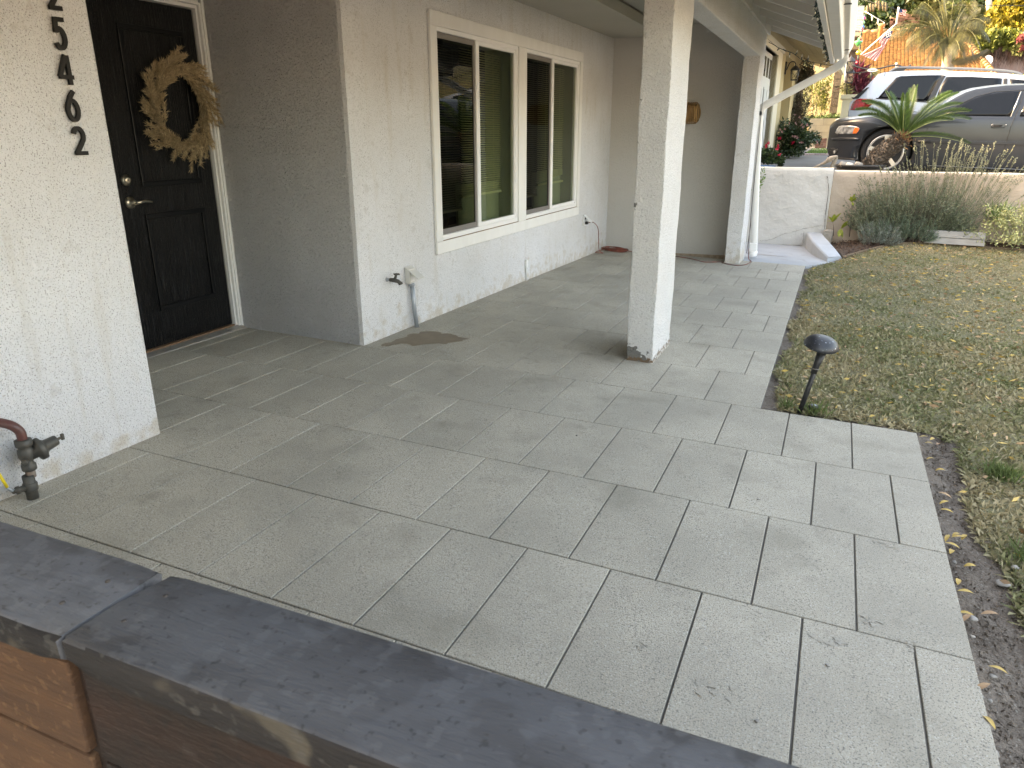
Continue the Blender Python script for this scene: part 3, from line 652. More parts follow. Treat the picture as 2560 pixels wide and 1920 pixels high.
# ---- things on the front wall
fau = empty('garden_tap', (wx(.37), .37, .42), 'small dark brass garden tap on the white front wall', 'tap')
y, z, x = .372, .417, wx(.37)
part(fau, 'pipe', GALV, lambda b: b.lathe((x, y - .015, z), [(.016, 0), (.014, .008), (.010, .012), (.010, .03)], (1, .1, 0), 12))
part(fau, 'body', IRON, lambda b: (b.tube([(x + .025, y - .012, z), (x + .055, y - .008, z - .001), (x + .085, y - .002, z - .008), (x + .10, y + .004, z - .022)], [.013, .016, .014, .013], 12), b.lathe((x + .098, y + .003, z - .016), [(.016, 0), (.016, .016)], (.35, .1, -.9), 14), b.tube([(x + .062, y - .006, z + .005), (x + .074, y - .003, z + .034)], [.011, .008], 10)))
part(fau, 'handle', IRON, lambda b: (b.tube([(x + .076, y - .028, z + .042), (x + .076, y + .028, z + .040)], .0052, 8), b.tube([(x + .052, y, z + .041), (x + .10, y, z + .041)], .0052, 8), b.lathe((x + .074, y, z + .034), [(.009, 0), (.009, .014)], n=10)))
ob = empty('outlet_box', (wx(.6), .6, .03), 'weatherproof outlet box with a tilted flap on top of a grey conduit pipe', 'outlet')
y, x = .602, wx(.6) + .001
part(ob, 'box', PLAST, lambda b: b.box((x, y - .012, .345), (x + .042, y + .060, .455)), bevel=.003)
part(ob, 'socket', VINYL, lambda b: b.box((x + .0425, y + .0, .36), (x + .045, y + .05, .44)), bevel=.002)
part(ob, 'flap', PLAST, lambda b: b.prism([(x + .004, y - .018, .462), (x + .115, y - .018, .385), (x + .118, y - .018, .391), (x + .006, y - .018, .470)], (0, .088, 0)), bevel=.002)
part(ob, 'pipe_strap', GALV, lambda b: b.lathe((x + .028, y + .03, .325), [(.024, 0), (.024, .01), (.019, .022)], n=14))
part(ob, 'conduit', GALV, lambda b: b.tube([(x + .030, y + .03, .345), (x + .034, y + .045, .15), (x + .042, y + .058, -.01)], .0165, 14))
cv = empty('pipe_stub', (-.70, 2.78, 0), 'short white pipe stub fixed to the foot of the front wall below the mullion', 'pipe')
part(cv, 'pipe', PAINT, lambda b: b.tube([(wx(2.78) + .012, 2.785, .13), (wx(2.78) + .014, 2.79, -.02)], .008, 8))
part(cv, 'cap', VINYL, lambda b: b.box((wx(2.78) + .0015, 2.765, .12), (wx(2.78) + .025, 2.805, .195)), bevel=.003)
o2 = empty('wall_outlet', (wx(4.53), 4.53, .4), 'open white wall outlet with a plug near the far end of the porch', 'outlet')
x = wx(4.53) + .001
part(o2, 'plate', VINYL, lambda b: b.box((x, 4.49, .34), (x + .02, 4.56, .455)), bevel=.003)
part(o2, 'socket_hole', DARK, lambda b: b.box((x + .0202, 4.505, .415), (x + .022, 4.545, .445)))
part(o2, 'flap', VINYL, lambda b: b.prism([(x + .01, 4.49, .462), (x + .10, 4.49, .385), (x + .103, 4.49, .392), (x + .012, 4.49, .468)], (0, .07, 0)))
part(o2, 'plug', DARK, lambda b: b.box((x + .021, 4.505, .358), (x + .055, 4.545, .392)), bevel=.005)

def sp(pts, n=6):                                         # smooth curve through points
    P = [Vector(p) for p in pts]; P = [P[0]] + P + [P[-1]]; out = []
    for i in range(1, len(P) - 2):
        for k in range(n):
            t = k / n; a, b_, c, d = P[i - 1:i + 3]
            out.append(.5 * ((2 * b_) + (c - a) * t + (2 * a - 5 * b_ + 4 * c - d) * t * t + (-a + 3 * b_ - 3 * c + d) * t ** 3))
    return out + [P[-2]]
fp = lambda x, y, h=.006: (x, y, fz(x, y) + h)
cord = empty('extension_cord', fp(-.55, 5.25, 0), 'orange extension cord coiled in the porch corner and running to the far post', 'cord')
part(cord, 'cable', ORANGE, lambda b: b.tube(sp([(x + .05, 4.525, .375), (x + .11, 4.56, .38), (x + .14, 4.66, .30), (x + .13, 4.74, .12), (x + .11, 4.86, .0), fp(-.55, 4.98), fp(-.66, 5.0), fp(-.60, 5.15, .03)]), .0045, 8))
coil = []
for i in range(11 * 24):
    a = i / 24 * 2 * math.pi; q = i // 24; h = (q * .35) % 1
    ph = q * 1.9; rx = .145 + .035 * math.sin(ph); ry_ = .075 + .030 * math.cos(ph * 1.7)
    cx, cy = -.47 + .012 * math.sin(ph * 2.3), 5.27 + .01 * math.cos(ph * 3.1)
    px_, py_ = cx + rx * math.cos(a), cy + ry_ * math.sin(a)
    coil.append((px_, py_, fz(px_, py_) + .008 + .040 * h + .006 * math.sin(a * 2 + ph)))
part(cord, 'coil', ORANGE, lambda b: b.tube(coil, .0038, 6))
part(cord, 'cable', ORANGE, lambda b: b.tube(sp([fp(-.34, 5.24, .03), fp(-.27, 5.24, .02), fp(-.18, 5.33), fp(-.06, 5.36), fp(.2, 5.28), fp(.45, 5.18), fp(.60, 5.08), fp(.70, 4.98), fp(.80, 5.02), fp(.88, 5.10), fp(.93, 5.02), fp(1.0, 4.95), fp(1.10, 4.93), fp(1.17, 5.02), fp(1.21, 5.25), fp(1.20, 5.42), fp(1.16, 5.55), (1.14, 5.64, .02)]), .0042, 6))
part(cord, 'riser_wire', DARK, lambda b: b.tube(sp([(1.14, 5.64, .02), (1.125, 5.66, .3), (1.12, 5.66, .9), (1.118, 5.66, 1.9)]), .0032, 6))
# ---- rattan wall lamp on the porch end wall
lx, ly, lz_ = .30, bwY(.30) - .14, 1.615
ral = empty('rattan_wall_lamp', (lx, ly + .13, 1.5), 'round wall lamp wrapped in honey-brown rattan on the porch end wall', 'wall lamp')
for k in range(15):
    xx = lx - .135 + k * .0193; e = (k - 7) / 7; rr = .118 * (1 - .0 * abs(e)) if abs(e) < .8 else .118 - .05 * (abs(e) - .8) / .2
    part(ral, 'cane_ring', RATTAN, lambda b: b.tube([(xx + .004 * math.sin(a * 2 + k), ly + .004 + rr * .95 * math.cos(a), lz_ + rr * math.sin(a)) for a in lin(0, 2 * math.pi, 26)], .0062, 6, cap=False))
part(ral, 'core', M('lamp_core', (.26, .16, .07), .8), lambda b: b.tube([(lx - .13, ly, lz_), (lx + .13, ly, lz_)], .098, 20))
part(ral, 'bracket', DARK, lambda b: b.tube([(lx, ly, lz_), (lx, ly + .14, lz_)], .02, 8))

# ---- downspout
ds = empty('downspout', (1.2, 5.7, fz(1.2, 5.7)), parent=house)
def boxtube(b, path, w, d):
    P = [Vector(p) for p in path]; rows = []
    for i, p in enumerate(P):
        t = (P[min(i + 1, len(P) - 1)] - P[max(i - 1, 0)]).normalized(); yv = Vector((0, 1, 0)); n_ = t.cross(yv).normalized()
        c = .012
        rows.append([p + n_ * a * w / 2 + yv * e * d / 2 for a, e in ((-1, -.7), (-.75, -1), (.75, -1), (1, -.7), (1, .7), (.75, 1), (-.75, 1), (-1, .7), (-1, -.7))])
    b.grid(rows, True)
q = lambda x, y: at(x, y, 5.71)
pts = [at(2111, 100, 5.48), at(2111, 132, 5.5), at(2111, 146, 5.55), at(2104, 158, 5.62), at(2088, 170, 5.68), q(2060, 185), q(1990, 222), q(1940, 249), q(1915, 262), q(1906, 270), q(1901, 284), q(1898, 300), q(1890, 460), q(1884.5, 628)]
part(ds, 'spout', PAINT, lambda b: boxtube(b, sp(pts, 3), .082, .075))
part(ds, 'band', PAINT, lambda b: boxtube(b, [q(1898.6, 291), q(1898.3, 297)], .088, .080))
part(ds, 'boot', VINYL, lambda b: (b.box((1.145, 5.655, fz(1.18, 5.7) + .085), (1.228, 5.735, fz(1.2, 5.7) + .185)), b.lathe((1.187, 5.70, fz(1.2, 5.7) + .02), [(.05, 0), (.058, .02), (.058, .062), (.05, .064)], n=20)), bevel=.004)

# ---- string lights: a dense strand along the fascia, a looser one across the gap
st = empty('string_lights', (1.79, 4, 2.2), 'green-wired mini lights hanging along the inside of the eave fascia', 'string lights')
path = [(1.788 + .006 * math.sin(y * 17), y, 2.165 + .018 * math.sin(y * 9) + .012 * math.sin(y * 23)) for y in lin(1.5, 5.78, 160)]
part(st, 'wire', GREENW, lambda b: (b.tube(path, .0035, 5), b.tube([(p[0] - .008 + .006 * math.cos(i), p[1], p[2] + .008 * math.sin(i * 1.3)) for i, p in enumerate(path)], .003, 5)))
def mini(parent, p, d, s=1.):
    d = Vector(d).normalized(); p = Vector(p)
    sk = part(parent, 'socket', GREENW, lambda b: b.tube([p, p + d * .026 * s], [.0062 * s, .0055 * s], 7))
    part(sk, 'bulb', BULB, lambda b: b.tube([p + d * .024 * s, p + d * .040 * s, p + d * .050 * s], [.0045 * s, .0038 * s, .001], 7))
for y in lin(1.6, 5.75, 72):
    p = (1.785, y, 2.165 + .018 * math.sin(y * 9) + .012 * math.sin(y * 23))
    mini(st, p, (random.uniform(-1, .7), random.uniform(-.8, .8), random.uniform(-.9, .4)))
s2 = empty('string_lights', (1.4, 5.76, 2.3), 'sagging strand of mini lights across the open end of the eave', 'string lights')
pp = [q(1922, 106), q(1935, 112), q(1950, 121), q(1966, 127), q(1980, 132), q(1993, 141), q(2005, 150), q(2020, 153), q(2035, 156), q(2050, 159), q(2066, 162), q(2083, 166)]
part(s2, 'wire', GREENW, lambda b: b.tube(sp(pp, 4), .0038, 6))
for (x_, y_, d) in ((1948, 121, (-.6, 0, -.6)), (1975, 131, (0, 0, -1)), (2004, 149, (0, 0, 1)), (2020, 152, (0, 0, 1)), (2035, 156, (0, 0, -1)), (2053, 160, (-.3, 0, -1)), (1989, 138, (.3, 0, 1))): mini(s2, q(x_, y_), d, 1.15)
part(s2, 'connector', GREENW, lambda b: b.cbox(q(1962, 126), (.045, .012, .012), Matrix.Rotation(.5, 3, 'Y')), bevel=.003)

# ---- pressure regulator on the left wall
g0 = empty('pressure_regulator', (-.66, -2.46, fz(-.66, -2.46)), 'old iron water pressure regulator with a red-brown elbow pipe on the left wall', 'valve')
V_ = lambda x, y, X=-.655: atx(x, y, X)
base = V_(83, 1238); top = V_(62, 1110)
a1, a2, a3, a4 = V_(80, 1232), V_(76, 1180), V_(68, 1130), V_(55, 1095)
part(g0, 'riser', IRON, lambda b: (b.lathe(a1 - Vector((0, 0, .03)), [(.021, 0), (.021, .105)], n=16), b.lathe(a1 + Vector((0, 0, .012)), [(.024, 0), (.026, .004), (.026, .028), (.022, .034)], n=16)))
part(g0, 'pipe_nipple', M('rusty_pipe', (.13, .075, .06), .7, (.28, .24, .2), 40, .5), lambda b: b.tube([a2 + Vector((0, 0, -.02)), a2 + Vector((0, 0, .03))], .0175, 16))
bd = (a2 + a3) / 2
part(g0, 'body', IRON, lambda b: (b.lathe(a2 + Vector((0, 0, .01)), [(.024, 0), (.026, .005), (.026, .022), (.018, .032), (.024, .048), (.029, .06), (.027, .085), (.019, .095), (.028, .10), (.030, .105), (.030, .125), (.021, .128)], n=18),))
cy = a2 + Vector((0, .0, .068))
part(g0, 'bell', IRON, lambda b: b.lathe(cy, [(.024, .0), (.026, .035), (.043, .040), (.045, .046), (.045, .060), (.034, .064), (.024, .075), (.021, .115), (.019, .118), (.006, .12), (.005, .135)], (.18, .95, .22), 22))
part(g0, 'adjusting_screw', IRON, lambda b: b.cbox(cy + Vector((.18, .95, .22)) * .142, (.012, .012, .026)), bevel=.003)
part(g0, 'plug_nut', IRON, lambda b: b.lathe(a2 + Vector((.02, -.02, .055)), [(.014, 0), (.014, .014), (.009, .018)], (.7, -.7, 0), 6))
e0 = a2 + Vector((0, 0, .135))
part(g0, 'elbow', COPPER, lambda b: b.tube(sp([e0, e0 + Vector((0, -.003, .035)), e0 + Vector((-.012, -.018, .062)), e0 + Vector((-.04, -.034, .075)), e0 + Vector((-.075, -.045, .076))]), .0175, 16))
part(g0, 'collar', GALV, lambda b: b.lathe(e0 + Vector((-.072, -.045, .076)), [(.024, 0), (.024, .01)], (-1, -.1, 0), 16))
lv = V_(45, 1215, -.66)
part(g0, 'ball_valve', IRON, lambda b: b.lathe(a1 + Vector((0, -.012, .03)), [(.012, 0), (.012, .03), (.016, .032), (.016, .04), (.009, .042), (.009, .055)], (0, -1, .1), 12))
part(g0, 'lever', GALV, lambda b: b.tube([a1 + Vector((0, -.055, .035)), a1 + Vector((0, -.072, .045)), a1 + Vector((0, -.082, .062))], .006, 8))
part(g0, 'grip', YELLOW, lambda b: b.tube([a1 + Vector((0, -.082, .062)), a1 + Vector((0.0, -.098, .125))], .0058, 8), label='yellow lever grip')

# ================================================================ timber planter wall in the foreground
pl = empty('planter_wall', (1.1, -3.42, 0), 'low timber planter wall with dark weathered capping boards in the near foreground', 'planter')
ZP = .80; pz_ = lambda x, y: atz(x, y, ZP)
A_ = pz_(*(0 + 1060 / 2.4765, 1250 + 445 / 2.4765)); 
yf = -3.306; yn = -3.466
def board(x0, x1, y0, y1, z0, z1, rc=.014, seed=0):
    b = MB(); n = 40; rr = random.Random(seed); P = []
    for i in range(n + 1):
        x = x0 + (x1 - x0) * i / n; w = .0012 * math.sin(i * .9 + seed) + .0008 * math.sin(i * 2.3)
        k = 0
        if i == 0 or i == n: k = .006
        elif i in (1, n - 1): k = .001
        P.append([(x, y0 + k, z0 + k), (x, y0 + w + .001, z0 + .012), (x, y0 + w, z1 - .006), (x, y0 + .0018 + k, z1 - .0018 - k * .5), (x, y0 + .006, z1 - k * .4), (x, (y0 + y1) / 2, z1 + .0004 * math.sin(i) - k * .4), (x, y1 - .006, z1 - k * .4), (x, y1 - .0018 - k, z1 - .0018), (x, y1 + w, z1 - .007), (x, y1 - k, z0 + k)])
    b.grid(P); m_ = len(P[0]); b.f = [tuple(reversed(f)) for f in b.f]
    b.add(P[0], [tuple(range(m_ - 1, -1, -1))], False); b.add(P[-1], [tuple(range(m_))], False)
    b.f = [tuple(reversed(f)) for f in b.f]
    b.m = [1 if sum(b.v[i][1] for i in f) / len(f) < y0 + .003 else 0 for f in b.f]
    return b
WOOD_E = M('charred_edge', (.016, .015, .016), .6, (.035, .032, .032), 9, .4, [(60, .004, 4)], [(9, .60, (.11, .095, .075), .7), (40, .60, (.09, .085, .08), .5)], stretch=(.35, 1, 1.6), spec=.2)
xg = pz_(*(925 / 2.4765, 1250 + 480 / 2.4765)).x
board(-.35, xg - .002, yn, yf, ZP - .046, ZP - .001, seed=1).build('capping_board', [WOOD_G2, WOOD_E], pl)
b = board(xg + .006, 2.9, yn, yf, ZP - .046, ZP, seed=2)
b.v = [(x + (.02 * max(0, (y - (yf - .03)) / .03) if x < xg + .03 else 0), y, z) for x, y, z in b.v]
b.build('capping_board', [WOOD_G, WOOD_E], pl)
for x, y in ((xg - .046, yf - .052), (xg - .058, yn + .05), (xg + .055, yf - .045), (xg + .05, yn + .055)):
    part(pl, 'screw_hole', M('screw_rust', (.06, .05, .045), .8), lambda b: b.lathe((x, y, ZP - .0015), [(.0034, 0), (.0034, .0022), (.0016, .0026)], n=12))
part(pl, 'side_board', WOOD_O, lambda b: b.box((-.3, yn + .006, .605), (xg - .006, yf - .012, .7535)), bevel=.004)
part(pl, 'side_board', WOOD_O, lambda b: b.box((-.3, yn + .009, .43), (xg - .006, yf - .014, .596)), bevel=.004)
part(pl, 'side_board', WOOD_D, lambda b: b.box((xg + .018, yn + .008, .605), (2.88, yf - .012, .7535)), bevel=.004)
part(pl, 'side_board', WOOD_D, lambda b: b.box((xg + .018, yn + .010, .43), (2.88, yf - .014, .598)), bevel=.004)
part(pl, 'inner_post', WOOD_D, lambda b: b.box((xg - .04, yn + .02, -.05), (xg + .05, yf - .02, .752)))
part(pl, 'side_board', WOOD_D, lambda b: b.box((-.3, yn + .016, -.05), (2.88, yf - .02, .425)))

# ================================================================ lawn
def lawn_ok(x, y):
    e = .045 + .03 * np.sin(y * 5) + .02 * np.sin(y * 13)
    a = (x > PATX + e) & (y > .02 + .02 * np.sin(x * 9))
    b_ = (x > EXTX + .16 + .05 * np.sin(y * 3.1 + 1) + .025 * np.sin(y * 9)) & (y <= .08)
    led = np.interp(x, [p[0] for p in LEDGE], [p[1] for p in LEDGE]); 
    fl_ = np.where(x < 2.2, 5.32 + (x - 1.83) * 1.75, led)
    return (a | b_) & (y < fl_ - .02) & ~((x < EXTX + .12) & (y < .10))
GZ = np.vectorize(gz)
def blades(n, x0, x1, y0, y1, L, Wd, mat, name, patch=None, flat=.45, lab=None):
    X = rng.uniform(x0, x1, n); Y = rng.uniform(y0, y1, n); k = lawn_ok(X, Y); X, Y = X[k], Y[k]
    if patch is not None: k = patch(X, Y); X, Y = X[k], Y[k]
    n = len(X); P = np.stack([X, Y, GZ(X, Y) - .004], 1)
    D = rng.normal(size=(n, 3)); D[:, 2] = np.abs(D[:, 2]) * flat + .25; D = unit(D)
    S = unit(np.cross(D, rng.normal(size=(n, 3)))); L_ = L * rng.uniform(.5, 1.4, (n, 1)); w = Wd * rng.uniform(.7, 1.3, (n, 1))
    mid = P + D * L_ * .55; tip = mid + unit(D + np.stack([rng.normal(size=n) * .6, rng.normal(size=n) * .6, -rng.uniform(0, .9, n)], 1)) * L_ * .45
    return cards(name, np.stack([P - S * w / 2, P + S * w / 2, mid + S * w * .35, tip], 1), mat, None, kind='stuff', label=lab)
sheetL = MB(); xs = lin(1.8, 9, 180); ysL = lin(-3.9, 7.2, 200)
for i in range(len(ysL) - 1):
    for j in range(len(xs) - 1):
        x, y = xs[j], ysL[i]
        if lawn_ok(np.array(x - .035), np.array(y + .03)) and lawn_ok(np.array(x + .05), np.array(y + .03)) and lawn_ok(np.array(x), np.array(y - .04)) and lawn_ok(np.array(x), np.array(y + .09)):
            q_ = [(xs[j], ysL[i]), (xs[j + 1], ysL[i]), (xs[j + 1], ysL[i + 1]), (xs[j], ysL[i + 1])]
            sheetL.add([(a, c, gz(a, c) + .003 + .004 * math.sin(a * 13) * math.sin(c * 11)) for a, c in q_], [(0, 1, 2, 3)])
sheetL.build('lawn', LAWNB, None, kind='structure', origin=(0, 0, 0))
nz = lambda X, Y: np.sin(X * 5.1 + 2 * np.sin(Y * 3.3)) * np.sin(Y * 6.2 + 1.7 * np.sin(X * 4.1)) + .5 * np.sin(X * 17 + Y * 13)
blades(190000, 1.85, 4.4, -2.6, 2.4, .040, .0028, GRASS, 'grass', lab='dry clipped lawn grass, straw and green mixed, near the patio edge')
blades(150000, 1.85, 6.6, 2.2, 7.1, .036, .0042, GRASS, 'grass', lab='dry clipped lawn grass running back to the planting bed')
blades(60000, 1.85, 6.6, -2.6, 7.0, .038, .0036, GRASSG, 'grass', patch=lambda X, Y: nz(X, Y) > .55, lab='greener patches of grass within the dry lawn')
def tuft(x, y, n=60, L=.09, spread=.035, lab='fresh green grass tuft', mat=GRASSG):
    P = np.array([(x, y, gz(x, y))]) + rng.normal(size=(n, 3)) * [spread, spread, 0]
    D = rng.normal(size=(n, 3)) * [.5, .5, .2] + [0, 0, 1]; V = leaves(P, L, .006, D, jit=.1)
    return cards('grass_tuft', V, mat, None, label=lab, cat='grass tuft')
tuft(2.115, .12, 60, .10, .03, 'bright green grass tuft growing around the sprinkler head')
tuft(1.955, .14, 40, .07, .02, 'small green weed left of the path light post')
tuft(2.90, -.36, 260, .07, .035, 'round patch of vivid green grass at the lawn edge beside the patio corner')
tuft(2.88, -1.12, 200, .06, .04, 'darker green grass clump at the lawn edge, nearer the camera')
# fallen leaves: near ones singly, the rest as litter
def leafmesh(mat, L, Wd, nm):
    b = MB(); n = 6; P = []
    for i in range(n + 1):
        t = i / n; w = Wd * math.sin(math.pi * min(1, t * 1.02)) ** .8 * .5 + .0003; z = .006 * math.sin(t * 3.1)
        P.append([(L * (t - .5), -w, z + .25 * w), (L * (t - .5), 0, z), (L * (t - .5), w, z + .25 * w)])
    b.grid(P); b.smooth = True
    me = bpy.data.meshes.new(nm); me.from_pydata(b.v, [], b.f); me.materials.append(mat); me.polygons.foreach_set('use_smooth', [True] * len(b.f)); return me
LM = [leafmesh(LEAFY, .050, .015, 'leaf_yellow'), leafmesh(LEAFY, .040, .017, 'leaf_gold'), leafmesh(LEAFB, .054, .016, 'leaf_tan')]
near_leaves = [(2310, 1095, 0, 20, 'yellow fallen leaf at the patio corner, topmost of the cluster on the soil'), (2330, 1100, 0, 60, 'yellow fallen leaf in the small pile by the patio corner'), (2322, 1111, 1, 0, 'golden leaf lying lowest in the pile by the patio corner'), (2345, 1113, 2, 70, 'pinkish tan leaf at the right of the patio corner pile'),
    (2326, 1150, 1, 20, 'lone bright yellow leaf on the soil strip below the corner pile'), (2350, 1178, 1, 5, 'pale yellow leaf on the soil strip right of the third paver row'), (2362, 1240, 2, -12, 'long tan-orange ribbed leaf on the soil strip'), (2360, 1259, 0, 40, 'pale yellow leaf just below the long tan leaf'), (2366, 1280, 0, -10, 'thin yellow leaf below the pale leaf pair'),
    (2368, 1348, 0, 70, 'orange-yellow leaf standing left in the fan of leaves'), (2391, 1340, 1, 40, 'yellow leaf at the top of the fan of leaves'), (2396, 1346, 0, 10, 'yellow leaf in the middle of the fan of leaves'), (2410, 1346, 1, 60, 'yellow leaf at the right of the fan of leaves'), (2380, 1366, 0, -8, 'flat pale yellow leaf under the fan of leaves'), (2378, 1382, 1, 70, 'small yellow leaf above the grey pebble'),
    (2424, 1418, 1, 15, 'round yellow leaf on the bare soil trench'), (2394, 1457, 1, 80, 'greenish yellow leaf on the soil, pointing down'), (2413, 1483, 0, 10, 'pale leaf lying flat on the soil strip'), (2412, 1538, 0, 0, 'yellow leaf touching the patio edge'), (2416, 1549, 2, 55, 'orange leaf just under the leaf touching the patio edge'), (2473, 1538, 2, 20, 'brown-red curled leaf in the trench at the lawn edge'),
    (2455, 1722, 2, 40, 'dried pink-brown winged leaf by the white pebble'), (2495, 1678, 0, -5, 'cream yellow leaf near the trench in the lower right'), (2470, 1808, 0, -60, 'large yellow leaf leaning at the patio edge, lowest right'),
    (2318, 1010, 0, -20, 'bright orange-yellow leaf on the grass above the patio corner'), (2135, 980, 0, -5, 'bright yellow leaf on the grass right of the path light'), (2066, 1022, 2, 60, 'tan leaf by the foot of the path light')]
for i, (px_, py_, k, rot, lab) in enumerate(near_leaves):
    d = ray(px_, py_); t = -(NW.dot(CW)) / NW.dot(d); p = CW + d * t
    for _ in range(3): z = gz(p.x, p.y) + .012; t = (z - CW.z) / d.z; p = CW + d * t
    o = bpy.data.objects.new('fallen_leaf', LM[k]); COL.objects.link(o); o.location = p + Vector((0, 0, .004))
    o.rotation_euler = (random.uniform(-.3, .3), random.uniform(-.25, .25), math.radians(rot)); tag(o, lab, 'leaf', 'fallen leaves singled out near the patio edge')
n = 4200; X = rng.uniform(1.9, 6.5, n); Y = rng.uniform(-2.0, 7.0, n); dens = np.exp(-((X - 3.6) / 1.6) ** 2) * .9 + .08
k = lawn_ok(X, Y) & (rng.uniform(size=n) < dens); X, Y = X[k], Y[k]; P = np.stack([X, Y, GZ(X, Y) + .02], 1)
h = len(P) * 5 // 9
cards('leaf_litter', leaves(P[:h], .054, .017, rng.normal(size=(h, 3)) * [1, 1, .12], jit=.05), LEAFY, None, kind='stuff', label='scattered yellow leaves over the lawn')
cards('leaf_litter', leaves(P[h:], .050, .017, rng.normal(size=(len(P) - h, 3)) * [1, 1, .12], jit=.05), LEAFB, None, kind='stuff', label='scattered tan and brown leaves over the lawn')
# pebbles on the bare soil strip
def pebble(name, p, r, mat, **k):
    b = MB(); bm = bmesh.new(); bmesh.ops.create_icosphere(bm, subdivisions=2, radius=1)
    s_ = [random.uniform(.7, 1.2) for _ in range(3)]
    for v in bm.verts:
        q_ = v.co * (1 + .12 * math.sin(v.co.x * 5 + s_[0] * 9) + .1 * math.cos(v.co.y * 4 + s_[1] * 7)); v.co = Vector((q_.x * s_[0], q_.y * s_[1], q_.z * .62 * s_[2])) * r
    bm.verts.index_update(); b.add([v.co + Vector(p) for v in bm.verts], [[v.index for v in f.verts] for f in bm.faces], True); bm.free()
    return b.build(name, mat, **k)
labs = ['grey pebble on the soil strip beside the fourth paver row', 'white pebble in the dirt at the lower right', 'pale pebble half buried in the dirt trench', 'light grey stone embedded in the lawn edge', 'small whitish stone on the grass at the far right', 'brown lump of soil at the trench edge', 'pebble near the dried winged leaf', 'tiny pale pebble by the patio edge', 'grey pebble under the leaf pair']
for (px_, py_, r), lab in zip(((2388, 1399, .014), (2476, 1751, .012), (2482, 1688, .014), (2508, 1450, .028), (2540, 1410, .022), (2470, 1880, .03), (2452, 1740, .011), (2432, 1588, .010), (2433, 1541, .018)), labs):
    d = ray(px_, py_); p = CW + d * ((-.045 - CW.z) / d.z); p.z = gz(p.x, p.y) + .006
    pebble('pebble', p, r * .68, PEB, parent=None, label=lab, cat='pebble', group='pebbles beside the patio')
n = 3800; X = rng.uniform(2.6, 2.88, n); Y = rng.uniform(-3, .0, n); P = np.stack([X, Y, GZ(X, Y) - .012], 1)
cards('soil_crumbs', leaves(P, .014, .010, rng.normal(size=(n, 3)) * [1, 1, .5]), SOIL, None, kind='stuff', label='crumbs of soil and grit beside the patio')

# ---- path light and sprinkler
lb = Vector((2.02, .109, gz(2.02, .109)))
pth = empty('path_light', lb, 'black mushroom-shaped garden path light leaning slightly beside the patio notch', 'garden light')
tp = at(2055, 880, .12); 
part(pth, 'post', BLKP, lambda b: (b.tube([lb - Vector((0, 0, .05)), lb + (tp - lb) * .93], .0135, 16), b.tube([lb + (tp - lb) * .66, lb + (tp - lb) * .80, lb + (tp - lb) * .97], [.016, .0175, .024], 16)))
part(pth, 'clip', ALU, lambda b: b.tube([lb + (tp - lb) * .74 + Vector((-.02, -.018, 0)), lb + (tp - lb) * .74 + Vector((.02, -.022, 0))], .002, 5))
hc = at(2054, 853, .13)
part(pth, 'shade', BLK, lambda b: b.lathe(hc + Vector((0.0, 0, -.028)), [(.0, .002), (.089, .0), (.0895, .004), (.087, .014), (.078, .029), (.062, .043), (.040, .052), (.017, .0565), (.002, .057)], (.16, -.14, 1), 36))
part(pth, 'lamp_socket', BLKP, lambda b: b.lathe(tp + Vector((0, 0, -.015)), [(.022, 0), (.028, .03)], n=14))
spk = (2.098, .135, gz(2.098, .135))
spr = empty('sprinkler_head', spk, 'round black pop-up sprinkler head in the grass by the path light', 'sprinkler')
part(spr, 'body', BLKP, lambda b: b.lathe(Vector(spk) - Vector((0, 0, .02)), [(.022, 0), (.022, .05), (.027, .052), (.027, .066), (.024, .068)], n=20))
part(spr, 'cap', GALV, lambda b: b.lathe(Vector(spk) + Vector((0, 0, .048)), [(.013, 0), (.012, .003), (.005, .0035)], n=16))

# ================================================================ plants in the bed
part_e = empty
edg = MB(); LP_ = [(2.23, 6.10)] + LEDGE[1:]
cur = sp([(x, y, 0) for x, y in LP_], 6); rows = []
for p in cur: z = gz(p.x, p.y); rows.append([(p.x - .004, p.y + .012, z - .05), (p.x - .004, p.y + .012, z + .030), (p.x + .004, p.y - .012, z + .030), (p.x + .004, p.y - .012, z - .05)])
edg.grid(rows, False); edg.build('bed_edging', M('edging_wood', (.23, .17, .11), .9, (.15, .11, .075), 20, .5), None, label='thin curved wooden edging between the lawn and the mulch bed', cat='edging')

def stems_bush(root, x0, x1, y0, y1, zb, n, hgt, spread, leafmat, stemmat, leafL=.020, leafW=.0035, per=46, lean=0, droopy=.1, base_frac=.12):
    V = []; S = MB()
    for i in range(n):
        u = random.random(); bx = x0 + (x1 - x0) * u; by = random.uniform(y0, y1)
        th = (u - .5) * spread * 2 + random.gauss(0, .38) + lean; ph = random.gauss(-.05, .34); H = hgt * random.uniform(.55, 1.08) * (1 - .25 * abs(2 * u - 1) ** 2)
        d = Vector((math.sin(th), math.sin(ph), max(.25, math.cos(th)))).normalized(); p0 = Vector((bx, by, zb))
        bend = Vector((random.gauss(0, .09) - .30 * d.x, random.gauss(0, .07), .22 * abs(d.x) - droopy * .5)) * H
        pts = [p0 + d * H * t + bend * t * t for t in lin(0, 1, 6)]
        for q_ in pts: q_.y = min(q_.y, 7.235)
        if i % 3 == 0: S.tube(pts, [.0035, .003, .0025, .002, .0016, .001], 3, cap=False)
        t = np.sort(rng.uniform(base_frac, 1, per)); T = t[:, None]
        ax = np.array(p0)[None] + np.array(d)[None] * H * T + np.array(bend)[None] * T * T; ax[:, 1] = np.minimum(ax[:, 1], 7.235)
        D = np.array(d)[None] * .9 + rng.normal(size=(per, 3)) * .65; V.append(leaves(ax, leafL * 1.0, leafW, D, jit=.1))
    S.build('stems', stemmat, root); cards('foliage', np.concatenate(V), leafmat, root); 
